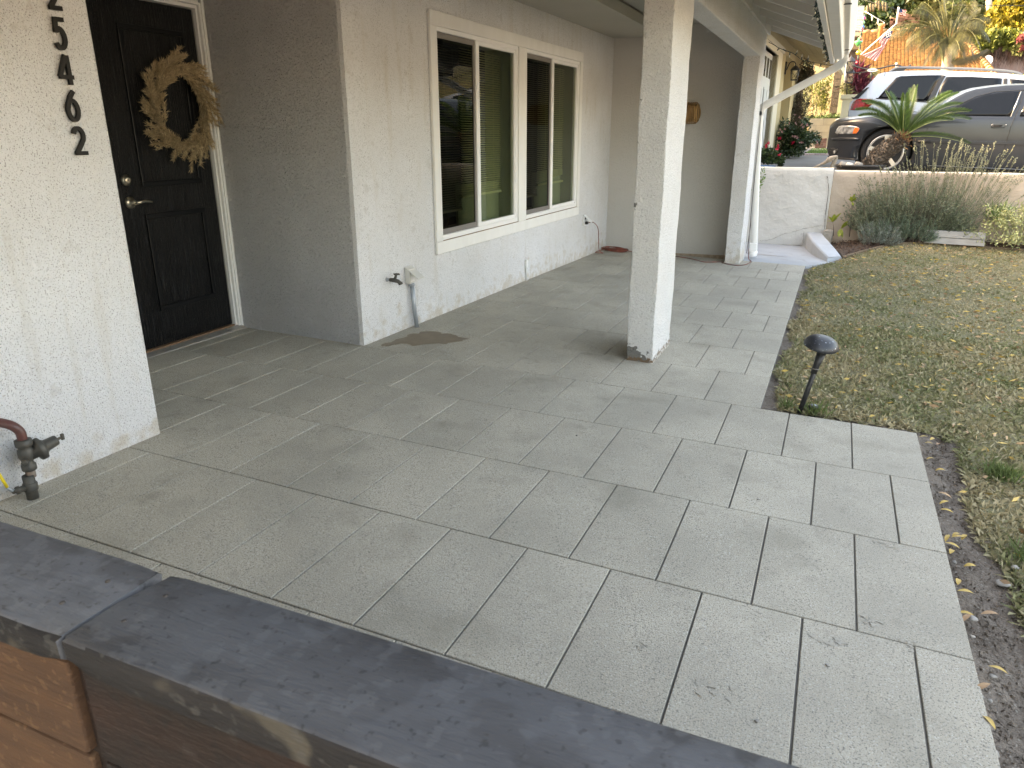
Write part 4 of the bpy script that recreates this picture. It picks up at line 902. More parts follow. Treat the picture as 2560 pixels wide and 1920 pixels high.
lav = empty('lavender_bush', (3.1, 7.05, .1), 'large grey-green lavender bush with dry flower spikes in front of the tan wall', 'bush')
stems_bush(lav, 2.52, 3.45, 6.98, 7.16, .08, 640, .80, 1.0, LAVL, LAVD, leafL=.030, leafW=.0085, per=56, base_frac=.05)
stems_bush(lav, 2.60, 3.20, 6.80, 7.0, .06, 170, .36, 1.0, M('lavender_young', (.13, .18, .12), .85, island=.3, trans=.15), LAVD, leafL=.03, leafW=.005, per=50, droopy=.2)
V = []; S = MB()
for i in range(250):
    u = random.random() ** .75; bx = 2.62 + 1.05 * u; th = (u - .55) * .8 + random.gauss(0, .20); H = random.uniform(.62, 1.14) * (1.08 if u > .45 else .86) * (1 - .3 * max(0, abs(u - .62) - .3))
    p0 = Vector((bx, random.uniform(6.95, 7.12), .1)); d = Vector((math.sin(th), random.gauss(-.04, .08), math.cos(th))).normalized(); tip = p0 + d * H; 
    tip.y = min(tip.y, 7.22); S.tube([p0 + d * H * .45, p0 + d * H * .75, tip], [.0022, .0017, .0012], 3, cap=False)
    m_ = 20; t = np.linspace(.0, random.uniform(.05, .13), m_)[:, None]; ax = np.array(tip)[None] - np.array(d)[None] * t * (1 + .6 * (np.arange(m_)[:, None] % 4 == 0))
    V.append(leaves(ax, .018, .013, rng.normal(size=(m_, 3)) + np.array(d) * .5))
S.build('flower_stalks', LAVF, lav); cards('flower_spikes', np.concatenate(V), LAVF, lav)
sm = empty('lavender_bush', (2.62, 6.68, .0), 'small silvery lavender clump at the lawn edge left of the big bush', 'bush')
stems_bush(sm, 2.50, 2.78, 6.70, 6.80, .0, 120, .34, .9, M('lavender_silver', (.19, .225, .19), .85, island=.3), LAVD, leafL=.026, leafW=.0045, per=40)
sv = empty('variegated_shrub', (4.15, 7.0, .1), 'pale variegated shrub with bare curving stems right of the edging blocks', 'shrub')
b = MB(); V = []
for i in range(46):
    a = random.uniform(-1.25, 1.25); el = random.uniform(-.25, 1.25); L_ = random.uniform(.30, .50); d = Vector((math.sin(a) * math.cos(el), -math.cos(a) * math.cos(el) * .6, math.sin(el)))
    p0 = Vector((4.30, 7.02, .08)); pts = sp([p0, p0 + Vector((d.x * .35, d.y * .35, .02)) * L_ * 1.4, p0 + Vector((d.x * .75, d.y * .7, max(.05, d.z) * .55)) * L_ * 1.3, p0 + Vector((d.x, d.y, max(.18, d.z) * 1.0)) * L_ * 1.35], 3)
    b.tube(pts, [.008 - .0006 * k for k in range(len(pts))], 5); t = pts[-1]
    pp_ = np.array([list(pts[-1])] * 46 + [list(pts[-3])] * 26) + rng.normal(size=(72, 3)) * .042; V.append(leaves(pp_, .042, .018, up=.7))
b.build('stems', M('pale_stem', (.36, .33, .24), .8), sv); cards('foliage', np.concatenate(V), VARI, sv)
gs = empty('green_shrub', (4.55, 6.9, .1), 'fine-leaved bright green shrub at the far right of the bed', 'shrub')
stems_bush(gs, 4.45, 4.85, 6.85, 7.0, .04, 110, .46, .5, FERN, LAVD, leafL=.05, leafW=.006, per=44)
gs2 = empty('strappy_plant', (3.95, 7.15, .3), 'upright strappy green leaves between the lavender and the pale shrub', 'plant')
P = np.array([(3.98, 7.17, .32)]) + rng.normal(size=(70, 3)) * [.05, .02, .02]; cards('foliage', leaves(P, .24, .018, rng.normal(size=(70, 3)) * [.55, .2, .2] + [0, 0, .8], jit=.05), FERN, gs2)
yp = empty('yellow_leaved_seedling', (2.2, 7.0, .05), 'young plant with broad yellow-green leaves by the corner of the tan wall', 'plant')
def broad(parent, p, L, Wd, d, mat):
    b = MB(); d = Vector(d).normalized(); s_ = d.cross(Vector((0, .4, 1))).normalized(); n_ = s_.cross(d); P = []
    for i in range(8):
        t = i / 7; w = Wd * math.sin(math.pi * t) ** .75 * .5 + .0005; c = Vector(p) + d * L * t - Vector((0, 0, 1)) * L * .22 * t * t
        P.append([c - s_ * w + n_ * w * .3, c, c + s_ * w + n_ * w * .3])
    b.grid(P); b.build('leaf', mat, parent)
Y_ = 7.05
for base_, tips in (((2082, 555), [(2088, 528, .8), (2105, 523, .6), (2072, 535, .7), (2095, 540, .4), (2065, 548, .5)]), ((2103, 572), [(2122, 545, .8), (2118, 552, .7), (2098, 588, 1.2), (2126, 552, .6), (2106, 590, .8)]), ((2130, 505), [(2127, 485, .7), (2142, 488, .8), (2138, 478, .6), (2120, 492, .5), (2133, 512, .6)])):
    p0 = at(*base_, Y_ + .05); root_ = Vector((p0.x + .03, 7.1, .05)); part(yp, 'stem', LAVD, lambda b: b.tube([root_, root_.lerp(p0, .6) + Vector((.01, 0, 0)), p0], [.006, .005, .003], 6))
    for (a, c, w) in tips:
        q_ = at(a, c, Y_ - .02); broad(yp, p0 + Vector((0, -.02, 0)), (q_ - p0).length, .055 * w, q_ - p0, YGREEN)
fw_ = empty('fern_weed', (1.15, 6.4, .3), 'small bright green weed sprouting behind the far porch post and downspout', 'weed')
P = np.array([list(at(1895, 455, 6.0)), list(at(1890, 470, 6.0)), list(at(1893, 440, 6.0)), list(at(1906, 447, 6.0))]).repeat(30, 0) + rng.normal(size=(120, 3)) * [.02, .02, .05]
cards('foliage', leaves(P, .05, .018, up=.6), FERN, fw_)
part(fw_, 'stem', LAVD, lambda b: b.tube([(1.08, 6.05, fz(1.1, 6) - .0), at(1890, 470, 6.02), at(1895, 440, 6.02)], .004, 5))
# edging blocks, stone
p1, p2 = at(2309, 607, 6.93), at(2461, 614, 6.85); L_ = (p2 - p1).length; ang = math.atan2(p2.y - p1.y, p2.x - p1.x); R3 = Matrix.Rotation(ang, 3, 'Z')
for k, lab in ((0, 'long grey concrete edging block lying on the mulch, lower of two'), (1, 'long grey concrete edging block stacked on another, upper of two')):
    z0 = p1.z + k * .083; hh = .080; dd = .125 - k * .006; w0, w1 = L_ - k * .008, L_ - .012 - k * .01
    b = MB(); c0 = (p1 + p2) / 2; F = lambda x, y, z: c0 + R3 @ Vector((x, y, 0)) + Vector((0, 0, z - c0.z))
    b.add([F(-w0 / 2, 0, z0), F(w0 / 2, 0, z0), F(w0 / 2, dd, z0), F(-w0 / 2, dd, z0), F(-w1 / 2 + .004, .010, z0 + hh), F(w1 / 2, .010, z0 + hh), F(w1 / 2, dd, z0 + hh), F(-w1 / 2 + .004, dd, z0 + hh)], [(3, 2, 1, 0), (4, 5, 6, 7), (0, 1, 5, 4), (1, 2, 6, 5), (2, 3, 7, 6), (3, 0, 4, 7)])
    b.build('edging_block', EDGEB, None, bevel=.005, label=lab, cat='block', group='edging blocks in the bed')
c0 = at(2066, 598, 7.1); b = MB(); b.prism([c0 + Vector(v) for v in ((-.07, -.05, -.06), (.06, -.05, -.06), (.075, -.03, .10), (.03, -.02, .13), (-.055, -.03, .12))], (.01, .12, 0)); b.build('rock', STONE, None, bevel=.012, label='squarish brown stone wedged between the curb and the tan wall', cat='stone')

# ================================================================ beyond the wall: driveway and cars
def dz(x, y): return .74 + .12 * ss((y - 9.5) / 6) + .14 * ss((y - 15) / 8)
DRIVE = M('driveway', (.24, .225, .21), .85, (.18, .17, .16), 1.2, .5, [(40, .004, 4)])
sheet('driveway', lin(-4, 8, 13) + [10, 12], lin(7.42, 24, 30), lambda x, y: dz(x, y) if y > 7.45 else .70, DRIVE)
HG = lambda x, y: 1.0 + .28 * max(0, y - 40) * ss((y - 38) / 16) + .5 * math.sin(x * .21 + y * .13) * ss((y - 36) / 8)
sheet('hill_ground', [-80, -40, -20] + lin(-12, 40, 40) + [60, 110], lin(24, 100, 60) + [130, 170], HG, M('hill_grass', (.045, .055, .018), .95, (.085, .075, .035), .5, .4))
b = MB(); b.grid([[(x, y, -.22 + (.0 if y < 7 else .9)) for x in (9, 10, 24)] for y in (-30, 7, 7.5, 24)]); b.f = [tuple(reversed(f)) for f in b.f]; b.build('bounce_pavement', M('bounce_pavement', (.36, .37, .38), .85, (.30, .31, .32), 1, .5), None, kind='structure', origin=(0, 0, 0))  # unseen pale paving added to bounce sunlight back at the porch

PAINT_S = M('slate_car_paint', (.019, .023, .030), .35, metal=.25, coat=.45, spec=.4)
PAINT_W = M('silver_white_paint', (.40, .45, .52), .35, coat=.4)
CGLASS = M('car_glass', (.004, .005, .007), .03, spec=.28)
TRIMB = M('car_black_trim', (.016, .016, .018), .45); CHROME = M('rim_silver', (.62, .62, .62), .25, metal=.7); TYRE = M('tyre', (.018, .018, .019), .85)
SEAM = M('panel_gap', (.004, .004, .005), .8)
HEADL = M('headlamp_glass', (.42, .44, .45), .08, (.16, .17, .18), 16, .25, spec=.8, coat=1, metal=.3); AMBER = M('amber_lens', (.60, .13, .03), .15, coat=1); REDL = M('red_lens', (.50, .006, .010), .12, (.16, .004, .006), 14, .3, coat=1)
def interp(tab):
    X = [a for a, _ in tab]; Z = [c for _, c in tab]; return lambda x: float(np.interp(x, X, Z))
def pxprof(px_list, Y): 
    P = [at(a, c, Y) for a, c in px_list]; return interp([(p.x, p.z) for p in P]), P[0].x, P[-1].x
def carloft(xs, zb, zt, ys, yc, crown, nz=8, ny=7, inset=.06):
    rows = []
    for x in xs:
        b0, t0 = zb(x), zt(x); side = [(x, ys(x, b0 + (t0 - b0) * t), b0 + (t0 - b0) * t) for t in lin(0, 1, nz)]
        yS = ys(x, t0); tops = [(x, yS + (yc - yS) * t, t0 + crown(x) * (1 - (1 - t) ** 2.2)) for t in lin(.06, 1, ny)]
        half = side + tops; mir = [(a, 2 * yc - c, d) for a, c, d in half[::-1]][1:]
        rows.append(half + mir + [half[0]])
    b = MB(); b.grid(rows); k = len(rows[0]) - 1; n = len(rows)
    b.add(rows[0][:-1], [tuple(range(k))], False); b.add(rows[-1][:-1], [tuple(range(k - 1, -1, -1))], False); return b
def weld_clean(o, cutter=None):
    bm = bmesh.new(); bm.from_mesh(o.data); bmesh.ops.remove_doubles(bm, verts=bm.verts, dist=1e-5); bmesh.ops.recalc_face_normals(bm, faces=bm.faces); bm.to_mesh(o.data); bm.free()
    if cutter:
        bm = bmesh.new(); bm.from_mesh(cutter.data); bmesh.ops.remove_doubles(bm, verts=bm.verts, dist=1e-5); bmesh.ops.recalc_face_normals(bm, faces=bm.faces); bm.to_mesh(cutter.data); bm.free()
        md = o.modifiers.new('cut', 'BOOLEAN'); md.object = cutter; md.operation = 'DIFFERENCE'; md.solver = 'EXACT'
        bpy.context.view_layer.update(); dg = bpy.context.evaluated_depsgraph_get(); me = bpy.data.meshes.new_from_object(o.evaluated_get(dg)); o.modifiers.clear(); o.data = me; bpy.data.objects.remove(cutter)
def carpatch(parent, name, pxs, F, mat, off=.006, th=.012, **k):
    P = []
    for a, c in pxs:
        y = F(0, 1.3)
        for _ in range(4): p = at(a, c, y); y = F(p.x, p.z) - off
        P.append(at(a, c, y))
    b = MB(); cen = sum(P, Vector((0, 0, 0))) / len(P); n = len(P); rings = []
    dense = []
    for p, q_ in zip(P, P[1:] + P[:1]):
        m_ = max(1, int((q_ - p).length / .09)); dense += [p.lerp(q_, i / m_) for i in range(m_)]
    P = dense; n = len(P)
    for t in (1, .8, .6, .4, .2):
        r_ = []
        for p in P:
            q_ = cen.lerp(p, t); q_ = Vector((q_.x, F(q_.x, q_.z) - off, q_.z)) if t < 1 else p; r_.append(q_)
        rings.append(r_)
    cen = Vector((cen.x, F(cen.x, cen.z) - off, cen.z))
    vs = [p + Vector((0, th, 0)) for p in P] + [p for r_ in rings for p in r_] + [cen]; nr = len(rings)
    fs = [(i + k2 * n, (i + 1) % n + k2 * n, (i + 1) % n + (k2 + 1) * n, i + (k2 + 1) * n) for k2 in range(nr) for i in range(n)] + [(i + nr * n, (i + 1) % n + nr * n, (nr + 1) * n) for i in range(n)]
    b.add(vs, fs, True); b.sm[:len(P)] = [False] * len(P)
    return b.build(name, mat, parent, **k)
def carline(parent, name, pxs, F, w, mat, off=.003):
    P = []
    for a, c in pxs:
        y = F(0, 1.3)
        for _ in range(4): p = at(a, c, y); y = F(p.x, p.z) - off
        P.append(at(a, c, y))
    return part(parent, name, mat, lambda b: b.tube(P, w / 2, 6))
def wheel(parent, c, r, rr, spokes=5, side=-1):
    w = part(parent, 'wheel', TYRE, lambda b: b.lathe(Vector(c) + Vector((0, .20, 0)), [(rr * .9, 0), (r * .96, .005), (r, .03), (r, .17), (r * .96, .2), (rr * 1.06, .205), (rr * 1.0, .19), (rr * .9, .19)], (0, -1, 0), 40))
    part(w, 'rim', CHROME, lambda b: (b.lathe(Vector(c) + Vector((0, .012, 0)), [(rr * .93, 0), (rr * 1.02, .004), (rr * 1.03, .012), (rr * .95, .014), (rr * .88, .0)], (0, -1, 0), 40),
        [b.prism([Vector(c) + Vector((math.cos(a + s1) * q_, .002, math.sin(a + s1) * q_)) for s1, q_ in ((-.42, .055), (-.13, rr * .95), (.13, rr * .95), (.42, .055))], (0, -.02, 0)) for a in [.35 + i * 2 * math.pi / spokes for i in range(spokes)]], b.lathe(Vector(c) + Vector((0, -.0, 0)), [(.06, 0), (.055, .024), (.02, .028)], (0, -1, 0), 20)))
    part(w, 'brake_disc', IRON, lambda b: b.lathe(Vector(c) + Vector((0, .06, 0)), [(rr * .7, 0), (rr * .7, .01)], (0, -1, 0), 30))
# --- slate grey sedan
SY = 8.2; SWd = 1.80
wc_ = at(2213, 381, SY + .02); x0s = at(2066, 380, SY + .42).x
nose = lambda x: .46 * max(0, 1 - (x - x0s) / .62) ** 2.1
zbelt = at(2440, 292, SY).z
Fs = lambda x, z: SY + nose(x) + .05 * max(0, (1.02 - z) / .2) ** 2 * .3 - .012 * math.cos((z - 1.25) * 5) + .04 * max(0, (z - 1.50) / .12) ** 2 * (1 if x < 3.1 else .4)
zt_, _, _ = pxprof([(2066, 352), (2072, 322), (2082, 311), (2094, 305), (2115, 300), (2155, 294), (2210, 288.5), (2270, 285), (2326, 283), (2345, 289), (2560, 292), (2800, 292), (2900, 300), (2960, 320), (2975, 340)], SY)
zb_, _, _ = pxprof([(2066, 372), (2070, 392), (2080, 396), (2140, 400), (2160, 405), (2300, 420), (2560, 427), (2900, 424), (2975, 400)], SY)
xs = [x0s, x0s + .008, x0s + .025, x0s + .06, x0s + .1, x0s + .16, x0s + .24, x0s + .33, x0s + .45, x0s + .6] + lin(x0s + .7, x0s + 4.35, 36) + [x0s + 4.5, x0s + 4.6]
sed = empty('parked_sedan', (x0s + 2.3, SY + .9, .74), 'slate grey sedan parked nose-left behind the boundary wall, behind the sago palm', 'car')
body = carloft(xs, zb_, zt_, Fs, SY + .9, lambda x: .055 if x < 3.05 else .02, nz=14).build('body', PAINT_S, sed)
cut = MB(); cut.lathe((wc_.x, SY - .3, wc_.z), [(.352, 0), (.3521, .75)], (0, 1, 0), 48); cut.lathe((wc_.x + 2.75, SY - .3, wc_.z), [(.352, 0), (.3521, .75)], (0, 1, 0), 48)
weld_clean(body, cut.build('cutter', TRIMB))
part(sed, 'arch_liner', TRIMB, lambda b: [b.lathe((wc_.x + dx, SY + .40, wc_.z), [(.36, 0), (.36, .02)], (0, 1, 0), 32) for dx in (0, 2.75)])
wheel(sed, (wc_.x, SY + .03, wc_.z), .325, .238); wheel(sed, (wc_.x + 2.75, SY + .03, wc_.z), .325, .238)
part(sed, 'underbody', TRIMB, lambda b: b.box((x0s + .7, SY + .12, .84), (x0s + 4.2, SY + 1.7, .95)))
zr_, _, _ = pxprof([(2322, 284), (2345, 270), (2391, 243), (2415, 231), (2440, 223), (2480, 217), (2520, 213), (2560, 211.5), (2640, 211), (2700, 216), (2760, 232), (2830, 262), (2880, 290)], SY + .12)
Fg = lambda x, z: SY + .045 + .42 * max(0, z - zbelt)
xr0, xr1 = at(2322, 284, SY + .12).x, at(2880, 290, SY + .12).x
gh = carloft(lin(xr0, xr1, 44), lambda x: zbelt - .03, lambda x: max(zr_(x), zbelt - .02), Fg, SY + .9, lambda x: .045, nz=9).build('roof', PAINT_S, sed)
carpatch(sed, 'side_window', [(2358, 290.5), (2392, 267), (2415, 254), (2440, 244.5), (2465, 237), (2488, 233), (2520, 230), (2553, 229.5), (2545, 262), (2527, 290.5)], Fg, CGLASS)
carpatch(sed, 'side_window', [(2549, 291), (2570, 240), (2574, 230), (2640, 230), (2690, 240), (2700, 291)], Fg, CGLASS)
carline(sed, 'window_trim', [(2352, 292), (2440, 293), (2527, 293), (2720, 293)], Fg, .012, TRIMB); carline(sed, 'window_trim', [(2352, 292), (2392, 264), (2440, 241), (2488, 229.5), (2553, 226), (2700, 228)], Fg, .010, TRIMB)
carline(sed, 'window_trim', [(2553, 229), (2527, 292)], Fg, .014, CHROME)
carpatch(sed, 'windscreen', [(2326, 282), (2345, 271), (2392, 243), (2436, 225), (2440, 229), (2400, 249), (2355, 282)], lambda x, z: Fg(x, z) + .02, CGLASS, off=.012, th=.4)
carline(sed, 'door_gap', [(2319, 317), (2316, 340), (2310, 372), (2306, 398)], Fs, .005, SEAM); carline(sed, 'door_gap', [(2560, 232), (2548, 270), (2534, 300), (2526, 320), (2513, 365), (2503, 400), (2500, 421)], lambda x, z: min(Fs(x, z), Fg(x, z)), .006, SEAM)
carline(sed, 'bonnet_gap', [(2120, 310), (2160, 303), (2220, 295), (2280, 290), (2322, 287)], Fs, .004, SEAM); carline(sed, 'bumper_gap', [(2084, 337), (2120, 337), (2150, 336.5), (2176, 336)], Fs, .004, SEAM)
carline(sed, 'sill_strip', [(2318, 414), (2400, 417), (2560, 424), (2800, 424)], Fs, .006, M('bright_line', (.3, .32, .34), .3, metal=.6))
carpatch(sed, 'side_moulding', [(2292, 353), (2310, 350.5), (2560, 355), (2800, 355), (2800, 363), (2560, 363), (2310, 358), (2295, 358)], Fs, PAINT_S, off=.012)
carpatch(sed, 'bumper_moulding', [(2079, 345.5), (2100, 344), (2145, 344.5), (2149, 348), (2145, 352), (2100, 351), (2079, 351)], Fs, PAINT_S, off=.012)
hl = carpatch(sed, 'headlight', [(2088, 333), (2091, 324), (2097, 316), (2105, 313.6), (2125, 314), (2143, 316.5), (2149.5, 321), (2147, 328), (2140, 335), (2115, 335.3), (2095, 335)], Fs, HEADL, off=.010)
carpatch(hl, 'indicator_lens', [(2131, 334.6), (2134, 325), (2139, 317.2), (2145, 318.5), (2149, 322), (2146, 328), (2139.5, 334.6)], Fs, AMBER, off=.014)
carpatch(sed, 'headlight_washer', [(2085, 337), (2092, 336), (2097, 337), (2093, 339.5)], Fs, TRIMB, off=.02)
gr = carpatch(sed, 'lower_grille', [(2070, 369), (2085, 371), (2096, 374), (2092, 383), (2084, 388), (2072, 387)], Fs, TRIMB, off=.004)
carpatch(gr, 'fog_lamp', [(2083, 378), (2085.5, 375.5), (2088, 378), (2088, 383), (2085.5, 385.5), (2083, 383)], Fs, HEADL, off=.012)
for yy in (376, 380, 384): carline(gr, 'grille_bar', [(2074, yy), (2082, yy + .5)], Fs, .004, PAINT_S, off=.008)
carpatch(sed, 'bumper_lip', [(2069, 389), (2085, 391.5), (2140, 397), (2147, 402), (2080, 398), (2070, 394)], Fs, TRIMB, off=.006)
hh_ = carpatch(sed, 'door_handle', [(2478, 313), (2483, 308.5), (2515, 308.5), (2519, 311), (2511, 319.5), (2482, 320.5), (2478, 318)], Fs, PAINT_S, off=.012)
carpatch(hh_, 'handle_recess', [(2482, 316), (2483, 312.5), (2507, 312.2), (2503, 317.5), (2484, 318)], Fs, SEAM, off=.019)
carline(hh_, 'lock_barrel', [(2514.6, 312), (2516, 312)], Fs, .016, CHROME, off=.012)
# --- silver-white minivan behind it
VY = 10.9; VW = 1.95
van = empty('parked_minivan', (4.5, VY + 1, .78), 'silver-white minivan parked behind the grey sedan, red tail light at its left end', 'van')
vx0 = at(2121, 280, VY + .2).x
vtail = lambda x: .30 * max(0, 1 - (x - vx0) / .35) ** 2
vbelt = at(2320, 250, VY).z
Fv = lambda x, z: VY + vtail(x) + .22 * max(0, z - vbelt) + .04 * max(0, (1.2 - z) / .3) ** 2
zvt, _, _ = pxprof([(2121, 262), (2128, 254), (2140, 244), (2158, 226), (2178, 205), (2192, 189), (2199, 183.5), (2215, 181), (2230, 179.6), (2271, 177.5), (2320, 177), (2367, 178), (2440, 181), (2512, 184.5), (2560, 190), (2640, 205), (2700, 232), (2760, 262), (2860, 285), (2900, 320)], VY + .15)
xsV = [vx0, vx0 + .02, vx0 + .05, vx0 + .09, vx0 + .14] + lin(vx0 + .2, vx0 + 4.9, 50)
vb = carloft(xsV, lambda x: .98, zvt, Fv, VY + VW / 2, lambda x: .03, nz=16).build('body', PAINT_W, van); weld_clean(vb)
carpatch(van, 'side_window', [(2196, 243.5), (2215, 222), (2232, 204), (2241, 194), (2252, 190.5), (2300, 188.4), (2354, 187.6), (2338, 215), (2317, 253), (2290, 252), (2240, 248), (2196, 245)], Fv, CGLASS)
carpatch(van, 'window_pillar', [(2354, 187.6), (2365, 189), (2350, 215), (2337, 246), (2320, 254), (2317, 253), (2338, 215)], Fv, TRIMB, off=.005)
carpatch(van, 'side_window', [(2340, 246), (2352, 215), (2366, 192), (2430, 192), (2505, 195.5), (2501, 250), (2340, 254)], Fv, CGLASS)
carpatch(van, 'window_pillar', [(2509, 195.5), (2519, 196), (2517, 250), (2504, 250)], Fv, TRIMB, off=.005)
carpatch(van, 'side_window', [(2525, 197), (2600, 204), (2660, 250), (2521, 250)], Fv, CGLASS)
carline(van, 'belt_strip', [(2190, 246), (2240, 249.5), (2300, 254), (2330, 256), (2400, 256)], Fv, .018, TRIMB)
carline(van, 'body_gap', [(2214, 181), (2213, 184), (2211, 190)], Fv, .006, SEAM); carline(van, 'body_gap', [(2121, 277), (2122, 300), (2122, 320)], Fv, .006, SEAM)
carpatch(van, 'rear_glass_edge', [(2136, 243), (2150, 231), (2168, 218.5), (2173, 218), (2160, 232), (2146, 246), (2134, 247)], Fv, TRIMB, off=.012)
tl = carpatch(van, 'tail_light', [(2125, 275.5), (2127, 266), (2132, 256), (2140, 249), (2148, 246.6), (2165, 247), (2179, 248.5), (2184, 255), (2178, 263), (2168, 270), (2155, 275), (2135, 276)], Fv, REDL, off=.014)
carpatch(tl, 'amber_lens', [(2172, 248.4), (2179, 249), (2183.5, 254), (2181, 259), (2175, 260)], Fv, M('amber_red', (.55, .05, .02), .15, coat=1), off=.019)
carpatch(tl, 'clear_strip', [(2128, 272), (2131, 260), (2136, 254), (2138, 254), (2134, 264), (2132, 273)], Fv, M('brown_lens', (.16, .04, .03), .15, coat=1), off=.019)
carpatch(van, 'wiper', [(2128, 243), (2136, 243.5), (2134, 249), (2131, 247)], Fv, TRIMB, off=.03)
rail = lambda y: [at(a, c, y) for a, c in ((2224, 180), (2232, 175), (2243, 170.5), (2271, 169), (2367, 170.5), (2440, 173), (2512, 177), (2545, 183), (2556, 189))]
for yy in (VY + .22, VY + 1.6):
    part(van, 'roof_rail', M('rail_grey', (.16, .165, .17), .4, metal=.5), lambda b: b.tube(sp(rail(yy), 3), .020, 8))
    part(van, 'rail_foot', TRIMB, lambda b: b.prism([at(2224, 180.5, yy - .02), at(2243, 170.5, yy - .02), at(2268, 170, yy - .02), at(2258, 178.5, yy - .02)], (0, .04, 0)))
wheel(van, (at(2200, 300, VY).x, VY + .05, 1.06), .33, .22); wheel(van, (at(2200, 300, VY).x + 2.95, VY + .05, 1.06), .33, .22)

# --- sago palm in its pot, driftwood
PY = 7.78; pc = at(2148, 420, PY)
pot = empty('plant_pot', (pc.x, PY, .74), 'wide low black pot on the driveway behind the tan wall', 'pot')
rz0 = at(2148, 413, PY - .3).z
part(pot, 'bowl', M('pot_black', (.03, .03, .032), .5, (.05, .05, .05), 20, .4), lambda b: b.lathe((pc.x, PY, rz0 - .17), [(.24, 0), (.305, .145), (.325, .15), (.325, .17), (.30, .17), (.29, .13), (.02, .125)], n=40))
part(pot, 'potting_soil', SOIL, lambda b: b.lathe((pc.x, PY, rz0 - .06), [(.295, 0), (.28, .03), (.02, .05)], n=30))
for (a, c, r, mt_, lab) in ((2106, 411, .055, STONE, 'brown stone at the left in the black plant pot'), (2123, 412, .052, M('white_stone', (.62, .60, .55), .8), 'pale cream stone in the black plant pot'), (2145, 411, .055, STONE, 'brown rounded stone beside the sago trunk in the pot')):
    p = at(a, c, PY - .18); pebble('stone', p, r, mt_, parent=None, label=lab, cat='stone', group='stones in the plant pot')
sg = empty('sago_palm', (pc.x, PY, .9), 'sago palm with a leaning rough trunk and stiff feather fronds, in the black pot', 'palm')
tb, tt = at(2180, 416, PY), at(2256, 346, PY - .05)
tr_ = sp([tb - Vector((.05, 0, .06)), tb, tb.lerp(tt, .4) + Vector((-.02, 0, .03)), tb.lerp(tt, .75) + Vector((0, 0, .02)), tt], 4)
rad = [.135 - .0035 * i for i in range(len(tr_))]
part(sg, 'trunk', SAGOB, lambda b: b.tube(tr_, rad, 16))
V = []
for i in range(1500):
    k = random.random() * (len(tr_) - 1.01); j = int(k); p = tr_[j].lerp(tr_[j + 1], k - j); d = (tr_[min(j + 1, len(tr_) - 1)] - tr_[max(0, j - 1)]).normalized(); u, w, _ = frame(d); a = random.uniform(0, 2 * math.pi); o_ = u * math.cos(a) + w * math.sin(a)
    q_ = p + o_ * rad[j] * .94; V.append((q_, (o_ + d * .9)))
P = np.array([list(a) for a, _ in V]); D = np.array([list(c) for _, c in V]); cards('trunk_scales', leaves(P, .045, .026, D, jit=.15), SAGOB, sg)
P = np.array([list(tt)] * 260) + rng.normal(size=(260, 3)) * [.055, .05, .035]; cards('crown_fibre', leaves(P, .07, .012, rng.normal(size=(260, 3)) + [0, 0, .5]), M('rusty_fibre', (.22, .11, .05), .95, island=.5), sg, kind='stuff')
def frond(parent, p0, tip, sag, n, LL, mat, ribmat, rw=.007, vee=.5, fwd=.75, lw=.010, droop=0, side_up=Vector((0, 0, 1)), t0=.12):
    p0, tip = Vector(p0), Vector(tip); mid = (p0 + tip) / 2 + Vector((0, 0, sag)); pts = []
    for i in range(17):
        t = i / 16; pts.append(p0 * (1 - t) ** 2 + mid * 2 * t * (1 - t) + tip * t * t)
    f = part(parent, 'frond', ribmat, lambda b: b.tube(pts, [rw * (1 - .8 * i / 16) for i in range(17)], 5))
    V = []
    for k in range(n):
        t = t0 + (1 - t0) * k / (n - 1); q_ = t * 15.99; j = int(q_); c = pts[j].lerp(pts[j + 1], q_ - j); d = (pts[j + 1] - pts[j]).normalized()
        s_ = d.cross(side_up); s_ = s_.normalized() if s_.length > .05 else Vector((1, 0, 0)); up = s_.cross(d)
        L_ = LL * (math.sin(math.pi * min(1, .12 + .80 * t)) ** .6) * random.uniform(.9, 1.06)
        for sg_ in (-1, 1):
            dd = (s_ * sg_ + d * fwd + up * vee + Vector((0, 0, -droop))).normalized(); wv = d.cross(dd).normalized().cross(dd).normalized() * lw / 2
            e1 = c + dd * L_ * .5; e2 = c + (dd + Vector((0, 0, -.35 * droop - .04))) * L_
            V.append([c + wv * .6, e1 + wv, e2, e1 - wv]); 
    cards('leaflets', np.array([[list(p) for p in v] for v in V]), mat, f)
for (a, c, dy, sag) in ((2142, 277, -.15, .20), (2158, 256, .05, .22), (2170, 262, .25, .24), (2213, 229, -.05, .08), (2222, 232, .2, .06), (2290, 216, .0, .02), (2281, 224, .25, .02), (2262, 236, -.15, .0), (2377, 233, .05, .16), (2394, 236, .25, .16), (2424, 280, -.1, .20), (2422, 300, .2, .22), (2379, 302, -.3, .14), (2421, 360, -.15, .10), (2400, 262, .3, .2), (2150, 292, -.2, .18), (2236, 262, .3, .05)):
    tip = at(a, c, PY + dy); 
    if tip.y > 8.14: tip.y = 8.14
    frond(sg, tt + Vector((0, 0, .01)), tip, sag, 62, .135, SAGO, SAGOR, rw=.006, vee=(.35 if 2200 < a < 2300 else .95), fwd=.85, lw=.0085)
dr = empty('driftwood', at(2075, 417, 7.5), 'weathered grey driftwood piece leaning on the white wall top beside the pot', 'driftwood')
DW = M('driftwood', (.36, .32, .27), .9, (.20, .165, .13), 30, .5, [(60, .01, 4)])
part(dr, 'limb', DW, lambda b: b.tube(sp([at(2034, 419, 7.52), at(2055, 410, 7.52), at(2072, 402, 7.5), at(2082, 398, 7.5)], 4), [.012] * 2 + [.016] * 3 + [.02] * 3 + [.026] * 5, 8))
